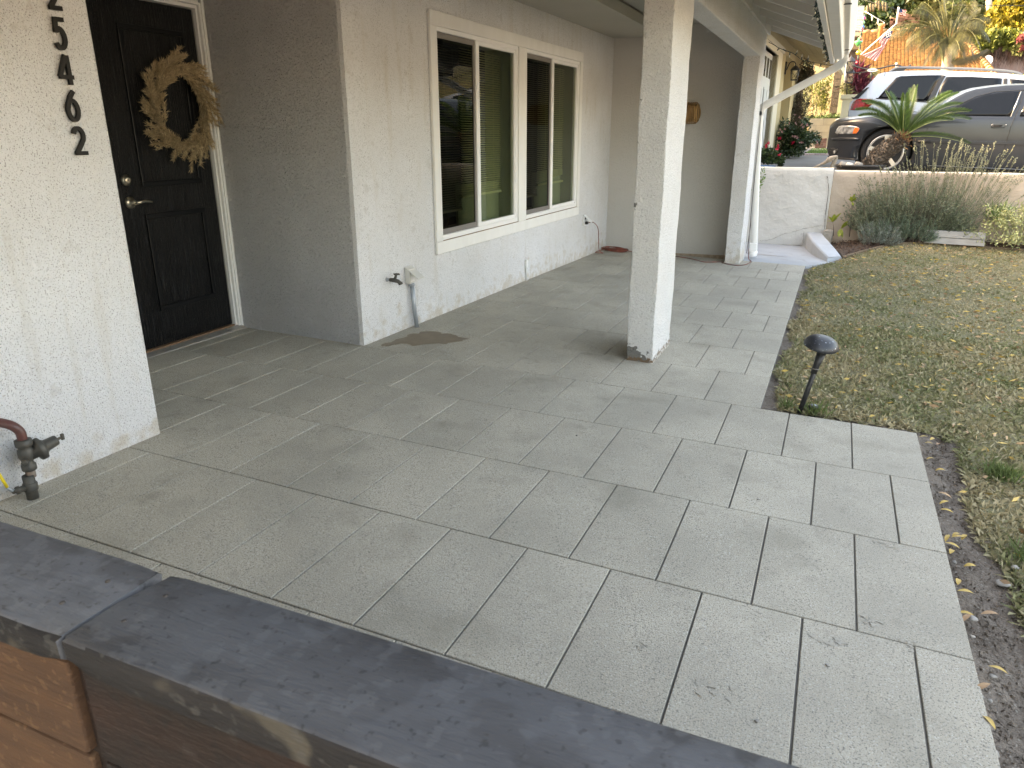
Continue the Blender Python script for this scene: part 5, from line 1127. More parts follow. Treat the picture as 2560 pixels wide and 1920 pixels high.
part(dr, 'head', DW, lambda b: b.tube(sp([at(2067, 402, 7.47), at(2075, 396, 7.47), at(2085, 393, 7.47), at(2095, 391, 7.47)], 4), [.018, .022, .026, .028, .028, .028, .027, .026, .024, .022, .018, .014, .008], 8))
part(dr, 'limb', DW, lambda b: b.tube(sp([at(2094, 394, 7.5), at(2088, 402, 7.5), at(2082, 412, 7.52), at(2080, 424, 7.52)], 3), [.010, .016, .02, .022, .024, .026, .026, .026, .026, .026], 8))

# ================================================================ neighbour's house along the driveway
nb = empty('neighbour_house', (.6, 15, .85), 'pale yellow stucco house with a white panelled garage door beyond the boundary wall', 'house')
NY = M('yellow_stucco', (.42, .335, .185), .85, (.36, .28, .15), 1.5, .5, [(90, .004, 3)])
NW_ = M('cream_trim', (.56, .50, .38), .6); GW = M('garage_white', (.52, .52, .50), .5)
nx = lambda y: .62 + .0283 * (y - 14)
nd = Vector((.0283, .9996, 0)); nn_ = Vector((.9996, -.0283, 0))
def nbox(b, ya, yb, za, zb, o0, o1):
    P = [Vector((nx(ya), ya, 0)) + nn_ * o for o in (o0, o1)] + [Vector((nx(yb), yb, 0)) + nn_ * o for o in (o1, o0)]
    b.prism([(p.x, p.y, za) for p in P], (0, 0, zb - za))
nyat = lambda px_: (lambda k: (CW.x - .62 + .0283 * 14 + k * (-CW.y)) / (.0283 - k))(ray(px_, 200).x / ray(px_, 200).y)
yg0, yg1 = 9.6, nyat(1937); zg = at(1937, 139, yg1).z
yc1 = nyat(1949); ya0, ya1 = nyat(1959.5), nyat(1981); ye = nyat(2005)
za = at(1961, 137, ya0).z; ZE = at(2005, 150, ye).z
part(nb, 'wall', NY, lambda b: (nbox(b, 9.2, yg0, .4, ZE, -.25, 0), nbox(b, yg0, yg1, zg, ZE, -.25, 0), nbox(b, yg1, ya0, .4, ZE, -.25, 0), nbox(b, ya0, ya1, za, ZE, -.25, 0), nbox(b, ya1, ye, .4, ZE, -.25, 0), nbox(b, ya0 - .2, ya1 + .2, .4, za + .1, -.75, -.55)))
part(nb, 'wall', NY, lambda b: (nbox(b, 9.2, 9.4, .4, ZE, -9.5, -.26), nbox(b, ye - .2, ye, .4, ZE, -9.5, -.26), nbox(b, 9.2, ye, .4, ZE, -9.6, -9.5)))
part(nb, 'recess_side', NY, lambda b: (nbox(b, ya1, ya1 + .15, .4, za, -.55, -.251), nbox(b, ya0 - .15, ya0, .4, za, -.55, -.251)))
gd = part(nb, 'garage_door', GW, lambda b: nbox(b, yg0, yg1, .5, zg, -.14, -.09))
hgt = (zg - .6) / 4
for r in range(4):
    z0 = .6 + r * hgt
    for c in range(8):
        y0 = yg1 - (c + 1) * (yg1 - yg0) / 8 + .06; y1 = yg1 - c * (yg1 - yg0) / 8 - .06
        if r == 3: part(gd, 'glass_pane', CGLASS, lambda b: [nbox(b, y0 + k * (y1 - y0) / 2 + .02, y0 + (k + 1) * (y1 - y0) / 2 - .02, z0 + .12, z0 + hgt - .10, -.089, -.085) for k in (0, 1)])
        else: part(gd, 'door_panel', GW, lambda b: nbox(b, y0, y1, z0 + .1, z0 + hgt - .1, -.0895, -.078), bevel=.008)
part(nb, 'garage_frame', NW_, lambda b: (nbox(b, yg1, yg1 + .10, .4, zg + .1, -.10, .03), nbox(b, yg1 + .11, yc1, .4, zg + .16, -.05, .015), nbox(b, yg0, yg1, zg, zg + .1, -.10, .03), nbox(b, yg0, yc1, zg + .101, zg + .2, -.05, .055)), bevel=.006)
part(nb, 'corner_trim', NW_, lambda b: nbox(b, ya1 + .9, ya1 + 1.0, .4, ZE - .3, .001, .03))
ey = [9.0, ye + 1.2]
for k in range(6):
    o0, o1 = .002 + k * .15, .15 + k * .15 - .006
    b = MB(); P = [(nx(ey[0]) + o0, ey[0], ZE - o0 * .30), (nx(ey[0]) + o1, ey[0], ZE - o1 * .30), (nx(ey[0]) + o1, ey[0], ZE - o1 * .30 + .02), (nx(ey[0]) + o0, ey[0], ZE - o0 * .30 + .02)]
    b.prism(P, nd * (ey[1] - ey[0])); b.build('soffit_board', NY, nb)
part(nb, 'gutter', NW_, lambda b: b.prism([(nx(9) + .905, 9, ZE - .33), (nx(9) + 1.0, 9, ZE - .33), (nx(9) + 1.03, 9, ZE - .20), (nx(9) + .905, 9, ZE - .20)], nd * (ey[1] - ey[0])))
part(nb, 'downspout', M('white_alu', (.62, .62, .6), .5), lambda b: b.tube(sp([at(2059, 158, ye + .6), at(2064, 163, ye + .6), at(2066, 172, ye + .5), at(2062, 178, ye + .3), at(2030, 196, ye + .1)], 4), .05, 8))
part(nb, 'roof', ROOFM, lambda b: b.prism([(nx(9) + 1.02, 9, ZE - .19), (nx(9) - 4.8, 9, ZE + 2.3), (nx(9) - 10.4, 9, ZE - .19), (nx(9) - 10.4, 9, ZE - .05), (nx(9) - 4.8, 9, ZE + 2.45), (nx(9) + 1.02, 9, ZE - .05)], nd * (ey[1] - ey[0])))
part(nb, 'gable', NY, lambda b: b.prism([(nx(9.3), 9.3, ZE - .2), (nx(9.3) - 4.8, 9.3, ZE + 2.25), (nx(9.3) - 9.6, 9.3, ZE - .2)], (0, .15, 0)))
def lantern(name, c, H, Wd, lab, bracket=None, frame_mat=BLKP):
    c = Vector(c); t = empty(name, c, lab, 'lantern'); w = Wd / 2
    part(t, 'cap', frame_mat, lambda b: b.lathe(c + Vector((0, 0, H * .62)), [(w * 1.25, 0), (w * 1.2, H * .03), (w * .7, H * .18), (w * .3, H * .26), (w * .12, H * .30), (w * .1, H * .38)], n=4))
    def cage(b):
        for sx in (-1, 1):
            for sy in (-1, 1): b.tube([c + Vector((sx * w * .72, sy * w * .72, 0)), c + Vector((sx * w * .9, sy * w * .9, H * .62))], w * .09, 4)
        b.cbox(c + Vector((0, 0, .01)), (w * 1.6, w * 1.6, .02)); b.cbox(c + Vector((0, 0, H * .62)), (w * 2.0, w * 2.0, .015))
        for sx, sy in ((0, -1), (1, 0), (-1, 0)):
            a1_ = Vector((-w * .72, 0, 0)); e = Vector((1, 0, 0)) if sy else Vector((0, 1, 0)); n_ = Vector((sx, sy, 0))
            b.tube([c + n_ * w * .74 - e * w * .7, c + n_ * w * .9 + e * w * .88 + Vector((0, 0, H * .62))], w * .05, 4); b.tube([c + n_ * w * .74 + e * w * .7, c + n_ * w * .9 - e * w * .88 + Vector((0, 0, H * .62))], w * .05, 4)
    part(t, 'cage', frame_mat, cage)
    part(t, 'glass', glass_mat('lantern_glass', (.85, .85, .8)), lambda b: b.cbox(c + Vector((0, 0, H * .31)), (w * 1.3, w * 1.3, H * .56)))
    if bracket: part(t, 'bracket', frame_mat, bracket)
    return t
yl = nyat(1959); lc = Vector((nx(yl) + .22, yl, 0)); lc.z = at(1960, 202, yl).z
lantern('wall_lantern', lc, .34, .18, 'black wall lantern with small panes beside the neighbour\'s garage door', lambda b: (b.cbox(lc + Vector((-.20, 0, .26)), (.03, .09, .26)), b.tube(sp([lc + Vector((-.18, 0, .22)), lc + Vector((-.13, 0, .36)), lc + Vector((-.05, 0, .39)), lc + Vector((0, 0, .34))], 4), .012, 6)))

# ---- low walls, stone pillar, planter, lanterns at the end of the driveway
YB = 21.6
def blockwall(name, px0, px1, py0, py1, Y, bw_, bh, mat, mort, lab, depth=.2, off=True):
    p0, p1 = at(px0, py1, Y), at(px1, py0, Y); t = empty(name, p0, lab, 'wall')
    part(t, 'mortar', mort, lambda b: b.box((p0.x, Y + .012, p0.z - .3), (p1.x, Y + depth, p1.z - .005)))
    z = p1.z; r = 0
    while z > p0.z - .2:
        x = p0.x - (bw_ / 2 if r % 2 else 0); z1 = z - bh
        while x < p1.x:
            a, c = max(x, p0.x), min(x + bw_, p1.x); x += bw_
            if c - a < .03: continue
            b = MB(); b.box((a + .004, Y + random.uniform(-.004, .004), z1 + .004), (c - .004, Y + depth * .9, z - .004)); b.build('block', mat, t, bevel=0)
        z = z1; r += 1
    return t
CMU = M('cinder_block', (.27, .265, .235), .9, (.21, .205, .18), 5, .5, rnd=.12)
blockwall('block_wall', 2018, 2095, 295.5, 352, YB, .40, .20, CMU, M('mortar', (.17, .165, .15), .95), 'low grey cinder block wall at the end of the neighbour\'s driveway')
BR = M('brick_red', (.22, .10, .075), .9, (.30, .17, .13), 8, .5, rnd=.3)
blockwall('brick_edging', 2036, 2068, 345.5, 374, 20.6, .23, .075, BR, M('mortar_b', (.30, .25, .21), .95), 'low red brick edging wall in front of the grey block wall')
p0, p1 = at(2071, 293, 22.3), at(2114, 120, 22.3)
sp_ = empty('stone_pillar', (p0.x, 22.3, 1), 'tall pillar clad in brown rough stone blocks', 'pillar')
part(sp_, 'core', M('core_mortar', (.15, .13, .10), .95), lambda b: b.box((p0.x + .01, 22.32, .6), (p1.x - .01, 22.9, p1.z)))
SB = M('pillar_stone', (.055, .040, .028), .9, (.11, .082, .055), 7, .5, [(30, .02, 3)], rnd=.35)
z = .9
while z < p1.z:
    h_ = random.uniform(.13, .24); x = p0.x
    while x < p1.x - .02:
        w = random.uniform(.14, .34); x1 = min(x + w, p1.x)
        if p1.x - x1 < .1: x1 = p1.x
        yy = 22.30 + random.uniform(-.02, .01); b = MB(); b.box((x + .01, yy, z + .01), (x1 - .01, 22.5, min(z + h_, p1.z) - .01)); b.build('stone', SB, sp_); x = x1
    z += h_
pa, pb = at(2097, 312, 20.6), at(2143, 236, 20.6)
pc_ = empty('cream_planter_wall', (pa.x, 20.6, .9), 'cream plastered planter wall holding dark red cordyline plants', 'planter')
CR = M('cream_plaster', (.42, .40, .30), .85, (.36, .34, .25), 4, .5)
part(pc_, 'wall', CR, lambda b: b.prism([(pa.x, 20.6, pa.z - .4), (pb.x + 2.5, 20.6, pa.z - .4), (pb.x + 2.5, 20.6, pb.z - .12), (at(2107, 243, 20.6).x, 20.6, pb.z - .12)], (0, .9, 0)))
part(pc_, 'cap', CR, lambda b: b.box((at(2107, 243, 20.6).x - .06, 20.54, pb.z - .12), (pb.x + 2.55, 21.55, pb.z)), bevel=.01)
part(pc_, 'fence_post', GW, lambda b: b.tube([at(2110.5, 234, 20.9), at(2116, 150, 20.9)], .03, 8))
wl = at(2080, 312, 20.2); pebbleW = M('white_rock', (.6, .6, .57), .8)
pebble('white_rock', at(2103, 305, 20.0), .16, pebbleW, parent=None, label='white painted rock at the end of the grey block wall', cat='rock')
lantern('lantern', at(2123.5, 208, 20.4), .42, .20, 'black lantern with crossed bars standing before the red cordyline')
lantern('lantern', at(2123.0, 181.5, 20.4), .46, .22, 'larger black lantern with crossed bars directly above the other')
part(empty('lantern_pole', at(2123, 236, 20.5), 'thin dark pole carrying the two lanterns', 'pole'), 'pole', BLKP, lambda b: b.tube([at(2117, 236, 20.52), at(2118, 150, 20.52)], .015, 6))
cb = empty('cable_sign', at(2175, 203, 19.5), 'small oval white sign on a thin dark post with drooping cables either side', 'sign')
part(cb, 'cable', BLKP, lambda b: b.tube(sp([at(2130, 163, 19.5), at(2145, 168, 19.5), at(2162, 172, 19.5), at(2181, 173, 19.5), at(2200, 171, 19.5), at(2225, 165, 19.5), at(2243, 163, 19.5), at(2255, 167, 19.5), at(2268, 168, 19.5), at(2278, 162, 19.5)], 4), .022, 6))
part(cb, 'cable', BLKP, lambda b: b.tube(sp([at(2116, 181, 19.5), at(2135, 182, 19.5), at(2155, 181, 19.5), at(2172, 178, 19.5)], 4), .014, 6))
part(cb, 'post', BLKP, lambda b: b.tube([at(2179, 178, 19.5), at(2178, 190, 19.5), at(2175, 205, 19.5)], .022, 6))
oc = at(2181, 175.5, 19.45); e_ = [(oc.x + .125 * math.cos(a), oc.y, oc.z + .045 * math.sin(a)) for a in lin(0, 2 * math.pi, 25)[:-1]]
ov = part(cb, 'oval_plate', GW, lambda b: b.prism(e_, (0, .03, 0)))
for k in range(4): part(ov, 'plate_mark', BLKP, lambda b: b.cbox((oc.x - .06 + k * .036, oc.y - .003, oc.z + .002), (.022, .004, .026), Matrix.Rotation(.5, 3, 'Y')))
part(cb, 'white_post', GW, lambda b: b.tube([at(2241, 172, 19.6), at(2241, 157, 19.6)], .025, 8))

def foliage(name, lab, cat, clumps, mat, L, Wd, trunk=None, tmat=BARK, n=900, parent=None, up=.2, cl=9):
    c0 = Vector(clumps[0][0]); t = parent or empty(name, (c0.x, c0.y, gz0(c0)), lab, cat)
    V = [leaves(blob(c, r, int(n * k_), cl), L, Wd, up=up) for c, r, k_ in [(q_ if len(q_) == 3 else (*q_, 1)) for q_ in clumps]]
    cards('crown' if trunk else 'foliage', np.concatenate(V), mat, t)
    for tr in trunk or []: part(t, 'trunk', tmat, lambda b: b.tube(sp(tr[0], 3), list(np.linspace(tr[1], tr[2], (len(tr[0]) - 1) * 3 + 1)), 7))
    return t
gz0 = lambda c: dz(c.x, c.y) if c.y < 24 else HG(c.x, c.y)
DKG = M('dark_leaf', (.022, .045, .015), .45, (.04, .07, .02), 3, .5, island=.45, trans=.15)
MIDG = M('mid_leaf', (.05, .08, .02), .6, (.09, .115, .03), 1.5, .5, island=.4, trans=.25)
OLIV = M('olive_leaf', (.085, .10, .03), .7, (.14, .14, .045), 1.2, .5, island=.4, trans=.25)
YEL = M('yellow_leaf_tree', (.27, .20, .014), .7, (.15, .145, .02), 1.2, .5, island=.35, trans=.3)
FLR = M('hibiscus_red', (.55, .012, .05), .5, trans=.2); FLP = M('pink_petal', (.45, .24, .22), .6)
def flowers(parent, pts, r, mat, name='flower'):
    for p in pts:
        p = Vector(p); P = np.array([list(p)] * 9); D = rng.normal(size=(9, 3)) * [.8, .3, .8] + [0, -.7, 0]; cards(name, leaves(P, r * .62, r * .5, D, jit=.2), mat, parent)
# camellia bush in front of the garage corner, and the red-flowered bush nearer
kb = empty('camellia_bush', at(1985, 385, 14.6), 'large dark glossy bush with pale pink flowers by the neighbour\'s garage', 'bush')
Vb = [leaves(blob(at(a, c, 14.6), (r1_, .55, r2_), n_, 9, .35), .07, .036) for a, c, r1_, r2_, n_ in ((1985, 335, .42, .32, 1500), (1965, 362, .32, .30, 1100), (2010, 358, .42, .36, 1500), (1985, 378, .38, .18, 900), (2030, 346, .25, .2, 420), (1968, 328, .25, .25, 500), (2012, 318, .22, .22, 350))]
cards('foliage', np.concatenate(Vb), DKG, kb)
flowers(kb, [at(a, c, 14.05) for a, c in ((1989, 287), (1999, 293), (2018, 312), (2004, 312), (2008, 317), (1952, 323), (1962, 322), (1990, 309), (1983, 341), (1988, 342), (1994, 344), (2001, 356), (2006, 357), (2043, 354), (1973, 308), (1955, 330))], .06, FLP)
flowers(kb, [at(a, c, 14.0) for a, c in ((1949, 347), (1953, 345), (1982, 357))], .08, FLR)
hb = empty('hibiscus_bush', at(1925, 417, 9.5), 'dark bush with bright red flowers behind the downspout', 'bush')
Vb = [leaves(blob(at(a, c, 9.5), (r1_, .3, r2_), n_, 9, .35), .065, .035) for a, c, r1_, r2_, n_ in ((1912, 385, .17, .14, 900), (1938, 388, .16, .15, 900), (1950, 402, .08, .1, 300), (1925, 400, .2, .1, 700), (1893, 398, .08, .2, 300))]
cards('foliage', np.concatenate(Vb), DKG, hb)
flowers(hb, [at(a, c, 9.15) for a, c in ((1916, 366), (1942, 371), (1947, 366), (1948, 387), (1922, 358), (1892, 370), (1892, 385), (1893, 392))], .062, FLR)
bp = at(1914, 414.5, 9.0); bpt = empty('blue_pot', (bp.x, 9.0, .75), 'blue glazed rim of a pot showing just above the white wall', 'pot'); part(bpt, 'rim', M('blue_glaze', (.04, .14, .30), .2), lambda b: b.lathe((bp.x, 9.0, bp.z - .15), [(.13, 0), (.16, .14), (.165, .15), (.15, .15), (.13, .05)], n=24))
foliage('cypress_tree', 'narrow dark cypress with brown dead patches against the yellow house', 'tree', [(at(2002, 255, 17.5), (.30, .3, .75)), (at(1996, 290, 17.5), (.28, .3, .6)), (at(2008, 205, 17.5), (.26, .3, .5)), (at(2016, 180, 17.5), (.25, .25, .25), .5)], M('cypress_leaf', (.05, .05, .025), .9, (.085, .055, .035), 5, .4, island=.4), .07, .018, [([at(1998, 345, 17.5), at(2000, 270, 17.5), at(2008, 190, 17.5)], .05, .02)], n=2200)
foliage('bamboo_clump', 'pale thin-stemmed clump with lit yellow-green leaves behind the block wall', 'shrub', [(at(2045, 205, 22.8), (.55, .3, .45)), (at(2062, 222, 22.8), (.3, .3, .5)), (at(2040, 245, 22.8), (.4, .3, .5), .5), (at(2058, 265, 22.8), (.3, .3, .3), .4)], M('lit_leaf', (.20, .21, .06), .7, (.10, .13, .03), 3, .5, island=.4, trans=.3), .11, .028,
        [([at(a, 296, 22.8), at(a + d * .5, 250, 22.8), at(a + d, 200, 22.8)], .022, .012) for a, d in ((2030, 6), (2036, 14), (2042, -3), (2048, 18), (2053, 7), (2060, 4), (2064, -10))], M('pale_cane', (.34, .31, .2), .7), n=500)
t = empty('yellow_wall', at(2050, 296, 24), 'sunlit yellow wall seen through the thin stems behind the block wall', 'wall'); part(t, 'wall_face', NY, lambda b: b.box((at(2018, 296, 24).x, 24, .9), (at(2075, 296, 24).x, 24.2, at(2050, 150, 24).z)))
P = np.stack([rng.uniform(at(2020, 290, 22).x, at(2115, 290, 22).x, 900), rng.uniform(21.85, 22.25, 900), np.full(900, at(2060, 297, 22).z)], 1) + rng.normal(size=(900, 3)) * [0, 0, .05]
cards('ground_cover', leaves(P, .10, .03, up=.6), M('ground_cover', (.05, .09, .02), .7, island=.4, trans=.2), None, kind='stuff', label='dark green ground cover on top of the block wall')
b = MB(); P = [at(a, c, Y) for a, c, Y in ((2015, 386, 17.0), (2066, 390, 17.0), (2066, 372, 20.4), (2036, 374, 20.4))]; b.add(P, [(0, 1, 2, 3)]); b.build('grass_strip', M('bright_grass', (.07, .15, .025), .9, (.05, .11, .02), 6, .5), None, kind='structure', origin=(0, 0, 0))
P = np.stack([rng.uniform(P[0].x, P[1].x, 2500), rng.uniform(17, 20.4, 2500), np.zeros(2500)], 1); P[:, 2] = [at(2040, 386 - 12 * (y - 17) / 3.4, y).z for y in P[:, 1]]
cards('grass', leaves(P, .06, .012, rng.normal(size=(2500, 3)) + [0, 0, 1.5]), FERN, None, kind='stuff', label='bright green grass strip before the brick edging')
bb = empty('brick_band', at(2040, 391, 16.7), 'band of pinkish bricks edging the driveway', 'paving')
for k in range(10):
    x = at(2008, 391, 16.6).x + k * .13; part(bb, 'brick', M('pink_brick', (.34, .24, .22), .9, rnd=.2) if k == 0 else bpy.data.materials['pink_brick'], lambda b: b.prism([(x, 16.45, dz(x, 16.45) - .02), (x + .12, 16.45, dz(x, 16.45) - .02), (x + .12, 16.95, dz(x, 16.95) - .01), (x, 16.95, dz(x, 16.95) - .01)], (0, 0, .035)))
co = empty('cordyline', at(2135, 236, 21), 'dark red cordyline plants in the cream planter wall', 'plant')
COR = M('cordyline_leaf', (.11, .012, .03), .5, (.055, .01, .02), 6, .5, island=.4, trans=.2); V = []
for a, c, L_ in ((2137, 200, .40), (2143, 192, .42), (2151, 214, .36), (2136, 222, .34), (2146, 226, .30), (2130, 231, .28), (2157, 222, .25)):
    p = at(a, c, 21.0); P = np.array([list(p)] * 60) + rng.normal(size=(60, 3)) * [.04, .04, .12]; V.append(leaves(P, L_, .06, rng.normal(size=(60, 3)) * [.9, .5, .4] + [0, 0, .9], jit=.1))
    part(co, 'stem', BARK, lambda b: b.tube([at(a, 240, 21), p], .02, 5))
cards('foliage', np.concatenate(V), COR, co)
foliage('pale_shrub', 'pale feathery shrub behind the red cordyline', 'shrub', [(at(2165, 205, 22.5), (.5, .3, .45)), (at(2118, 220, 20.9), (.16, .2, .3), .3)], M('pale_leaf', (.24, .24, .11), .8, island=.3, trans=.3), .13, .02, n=1400)

# ---- shingled house edge with coloured holiday bulbs
sh = empty('shingle_house', at(2140, 150, 25), 'brown house corner with a grey shingle roof and coloured holiday bulbs', 'house')
a_ = [at(2137, 15, 29), at(2161.5, 15, 29), at(2152, 79, 24.5), at(2120, 79, 24.5)]
SHG = M('grey_shingle', (.20, .205, .21), .9, (.13, .135, .14), 12, .4, rnd=.15)
part(sh, 'roof_deck', SHG, lambda b: b.prism([p + Vector((0, 0, -.04)) for p in a_], (0, .05, -.12)))
for k in range(17):
    t0, t1 = k / 17, (k + 1.15) / 17; l0, l1, q0, q1 = a_[3].lerp(a_[0], t0), a_[3].lerp(a_[0], min(1, t1)), a_[2].lerp(a_[1], t0), a_[2].lerp(a_[1], min(1, t1))
    part(sh, 'shingle_course', SHG, lambda b: b.prism([l0 + Vector((0, -.01, .045)), q0 + Vector((0, -.01, .045)), q1 + Vector((0, 0, .01)), l1 + Vector((0, 0, .01))], (0, 0, -.035)))
TN = M('tan_fascia', (.26, .22, .17), .7); BN = M('brown_wall', (.12, .085, .055), .8); 
part(sh, 'fascia', TN, lambda b: b.prism([at(2115, 79.5, 24.5), at(2153, 79.5, 24.5), at(2152, 90, 24.5), at(2115, 90, 24.5)], (0, .12, 0)))
part(sh, 'soffit', BN, lambda b: b.prism([at(2115, 90.5, 24.55), at(2152, 90.5, 24.55), at(2148, 99, 25.4), at(2115, 99, 25.4)], (0, 0, -.02)))
part(sh, 'wall', BN, lambda b: b.prism([at(2115, 99, 25.45), at(2149, 99, 25.45), at(2146, 123, 25.45), at(2115, 123, 25.45)], (0, .2, 0)))
part(sh, 'doorway', M('dark_doorway', (.02, .013, .01), .9), lambda b: b.prism([at(2115, 125, 25.5), at(2146, 125, 25.5), at(2145, 240, 25.5), at(2115, 240, 25.5)], (0, .2, 0)))
hb2 = empty('holiday_lights', at(2155, 70, 24.3), 'large coloured holiday bulbs strung along the edge of the shingle roof', 'string lights')
part(hb2, 'wire', GREENW, lambda b: b.tube(sp([at(2161, 38, 26.5), at(2158, 60, 25.4), at(2154, 78, 24.4), at(2154, 88, 24.4), at(2150, 98, 24.4), at(2150, 118, 24.4), at(2145, 150, 24.4)], 4), .03, 5))
for a, c, Y, r, cc in ((2160.5, 46, 26, .06, (.35, .01, .10)), (2158, 57, 25.5, .06, (.10, .30, .08)), (2157, 68, 25, .06, (.03, .10, .35)), (2154, 76.5, 24.5, .06, (.45, .02, .02)), (2154.5, 72, 24.6, .05, (.12, .3, .12)), (2150.5, 96, 24.3, .06, (.5, .15, .03)), (2152.5, 103, 24.3, .055, (.45, .02, .03)), (2147, 131, 24.3, .085, (.35, .30, .02)), (2143.5, 157, 24.3, .07, (.4, .01, .03))):
    p = at(a, c, Y); part(hb2, 'bulb', M('bulb_%d' % a, cc, .15, coat=1) if 'bulb_%d' % a not in bpy.data.materials else bpy.data.materials['bulb_%d' % a], lambda b: b.lathe(p - Vector((0, 0, r)), [(r * .3, 0), (r * .9, r * .5), (r, r), (r * .7, r * 1.6), (r * .3, r * 1.9)], n=12))
p = at(2146, 106, 24.2); part(hb2, 'big_bulb', M('green_glass', (.03, .28, .09), .12, coat=1), lambda b: b.lathe(p + Vector((0, 0, -.13)), [(.01, 0), (.07, .06), (.125, .13), (.11, .17), (.04, .19), (.035, .26)], n=18))

# ---- flags
def flag(parent, name, rows, nu=14, stars=True, canton=(.0, .42, .46)):
    """rows: list of (edge A, edge B) across the stripes, along the fly"""
    b = MB(); nv = 13; P = []
    for i in range(nu * 2 + 1):
        t = i / (nu * 2) * (len(rows) - 1); k = min(int(t), len(rows) - 2); f_ = t - k; A = rows[k][0].lerp(rows[k + 1][0], f_); B = rows[k][1].lerp(rows[k + 1][1], f_)
        P.append([A.lerp(B, j / nv) + Vector((0, .05 * math.sin(j * 1.1 + i * .35), 0)) for j in range(nv + 1)])
    b.grid(P); b.m = [(2 if (i / (nu * 2) < canton[1] and j / nv > canton[2]) else (0 if j % 2 == 0 else 1)) for i in range(nu * 2) for j in range(nv)]
    return b.build(name, [M('flag_red', (.42, .06, .075), .8, trans=.3), M('flag_white', (.58, .55, .55), .8, trans=.3), M('flag_blue', (.03, .06, .16), .8, trans=.2)], parent)
fl = empty('flag', at(2153, 137, 23), 'large drooping stars and stripes flag on a slanting white pole', 'flag')
YF = 23.0; F_ = lambda x, y: at(x, y, YF)
fc = flag(fl, 'cloth', [(F_(2214, 82), F_(2232, 76)), (F_(2208, 90), F_(2228, 88)), (F_(2198, 100), F_(2222, 98)), (F_(2197, 106), F_(2214, 112)), (F_(2203, 114), F_(2210, 121)), (F_(2178, 128), F_(2207, 126)), (F_(2153, 137), F_(2190, 153.5))], canton=(0, .27, .3))
for k in range(9):
    p = F_(2215 + (k % 3) * 4.5 + (k // 3) * 1.2, 84 - (k % 3) * 2.2 + (k // 3) * 4.5) + Vector((0, -.07, 0)); part(fc, 'star', M('star_white', (.6, .6, .6), .8) if k == 0 else bpy.data.materials['star_white'], lambda b: b.prism([(p.x + .026 * (1 if q_ % 2 == 0 else .42) * math.sin(q_ * math.pi / 5), p.y, p.z + .026 * (1 if q_ % 2 == 0 else .42) * math.cos(q_ * math.pi / 5)) for q_ in range(10)], (0, -.006, 0)))
part(fl, 'pole', GW, lambda b: b.tube([F_(2152, 137), F_(2243, 57)], .018, 8))
f2 = empty('flag', at(2242, 57, 27), 'small stars and stripes flag on an upright pole above the tile roof', 'flag')
G_ = lambda x, y: at(x, y, 27)
flag(f2, 'cloth', [(G_(2246.5, 37), G_(2248, 22)), (G_(2257, 39.5), G_(2258, 24)), (G_(2263, 41), G_(2266, 25))], canton=(0, .4, .45))
part(f2, 'pole', GW, lambda b: b.tube([G_(2241, 60), G_(2247, 18)], .03, 8))

# ---- orange tile roof
tr0 = empty('tile_roof_house', at(2250, 180, 31), 'low house under a broad orange barrel-tile roof behind the cars', 'house')
TILEO = M('roof_tile_orange', (.31, .18, .075), .8, (.22, .12, .05), 6, .5, island=.35)
YR0, YR1 = 31, 37.5; zt0, zt1 = at(2200, 215, YR0).z, at(2250, 80, YR1).z
xl0, xl1 = at(2110, 200, YR0).x, at(2154, 80, YR1).x; xr0_, xr1_ = at(2497, 215, YR0).x, at(2388, 80, YR1).x
Rp = lambda u, v: Vector((0, YR0 + (YR1 - YR0) * v, zt0 + (zt1 - zt0) * v)) + Vector((u, 0, 0))
V = []; ncol = int((xr0_ - xl0) / .15); nrow = 42; sl_ = Vector((0, YR1 - YR0, zt1 - zt0)).normalized(); nrm = Vector((0, -sl_.z, sl_.y))
for r in range(nrow):
    v0, v1 = r / nrow, (r + 1.12) / nrow; xa, xb = xl0 + (xl1 - xl0) * v0, xr0_ + (xr1_ - xr0_) * v0
    for c in range(ncol):
        x0 = xl0 + c * .15 + (.0 if r % 2 else .02)
        if x0 < xa or x0 + .15 > xb: continue
        if x0 < at(2136, 152, 32).x and v0 > .42 and x0 < xl1 - .2: continue
        for k in range(3):
            a0, a1 = math.pi * k / 3, math.pi * (k + 1) / 3; g = lambda a, v, lift: list(Rp(x0 + .066 - .066 * math.cos(a), v) + nrm * (.06 * math.sin(a) + lift))
            V.append([g(a0, v0, .065), g(a1, v0, .065), g(a1, min(v1, 1), 0), g(a0, min(v1, 1), 0)])
        V.append([g(0, v0, .065), g(0, v0, -.02), g(math.pi, v0, -.02), g(math.pi, v0, .065)]); V.append([g(0, v0, .065), g(math.pi, v0, .065), g(2.1, v0, .065), g(1.05, v0, .065)])
cards('roof_tiles', np.array(V), TILEO, tr0, kind='stuff')
part(tr0, 'roof_deck', M('roof_under', (.13, .05, .022), .9), lambda b: b.prism([Rp(xl0, 0), Rp(xr0_, 0), Rp(xr1_, 1), Rp(xl1, 1)], nrm * -.1))
part(tr0, 'hip_end', TILEO, lambda b: b.prism([Rp(xr0_, 0), Rp(xr1_, 1), Vector((xr1_ + .3, 43, zt0))], (0, 0, -.05)))
part(tr0, 'ridge_tiles', TILEO, lambda b: [b.tube([Rp(xl1 + k * .36, 1) + Vector((0, 0, .04)), Rp(xl1 + k * .36 + .35, 1) + Vector((0, 0, .06))], [.10, .12], 8) for k in range(int((xr1_ - xl1) / .36))])
part(tr0, 'hip_tiles', TILEO, lambda b: [b.tube([Rp(xr1_, 1).lerp(Rp(xr0_, 0), k / 26) + nrm * .06, Rp(xr1_, 1).lerp(Rp(xr0_, 0), (k + .95) / 26) + nrm * .09], [.10, .12], 8) for k in range(26)])
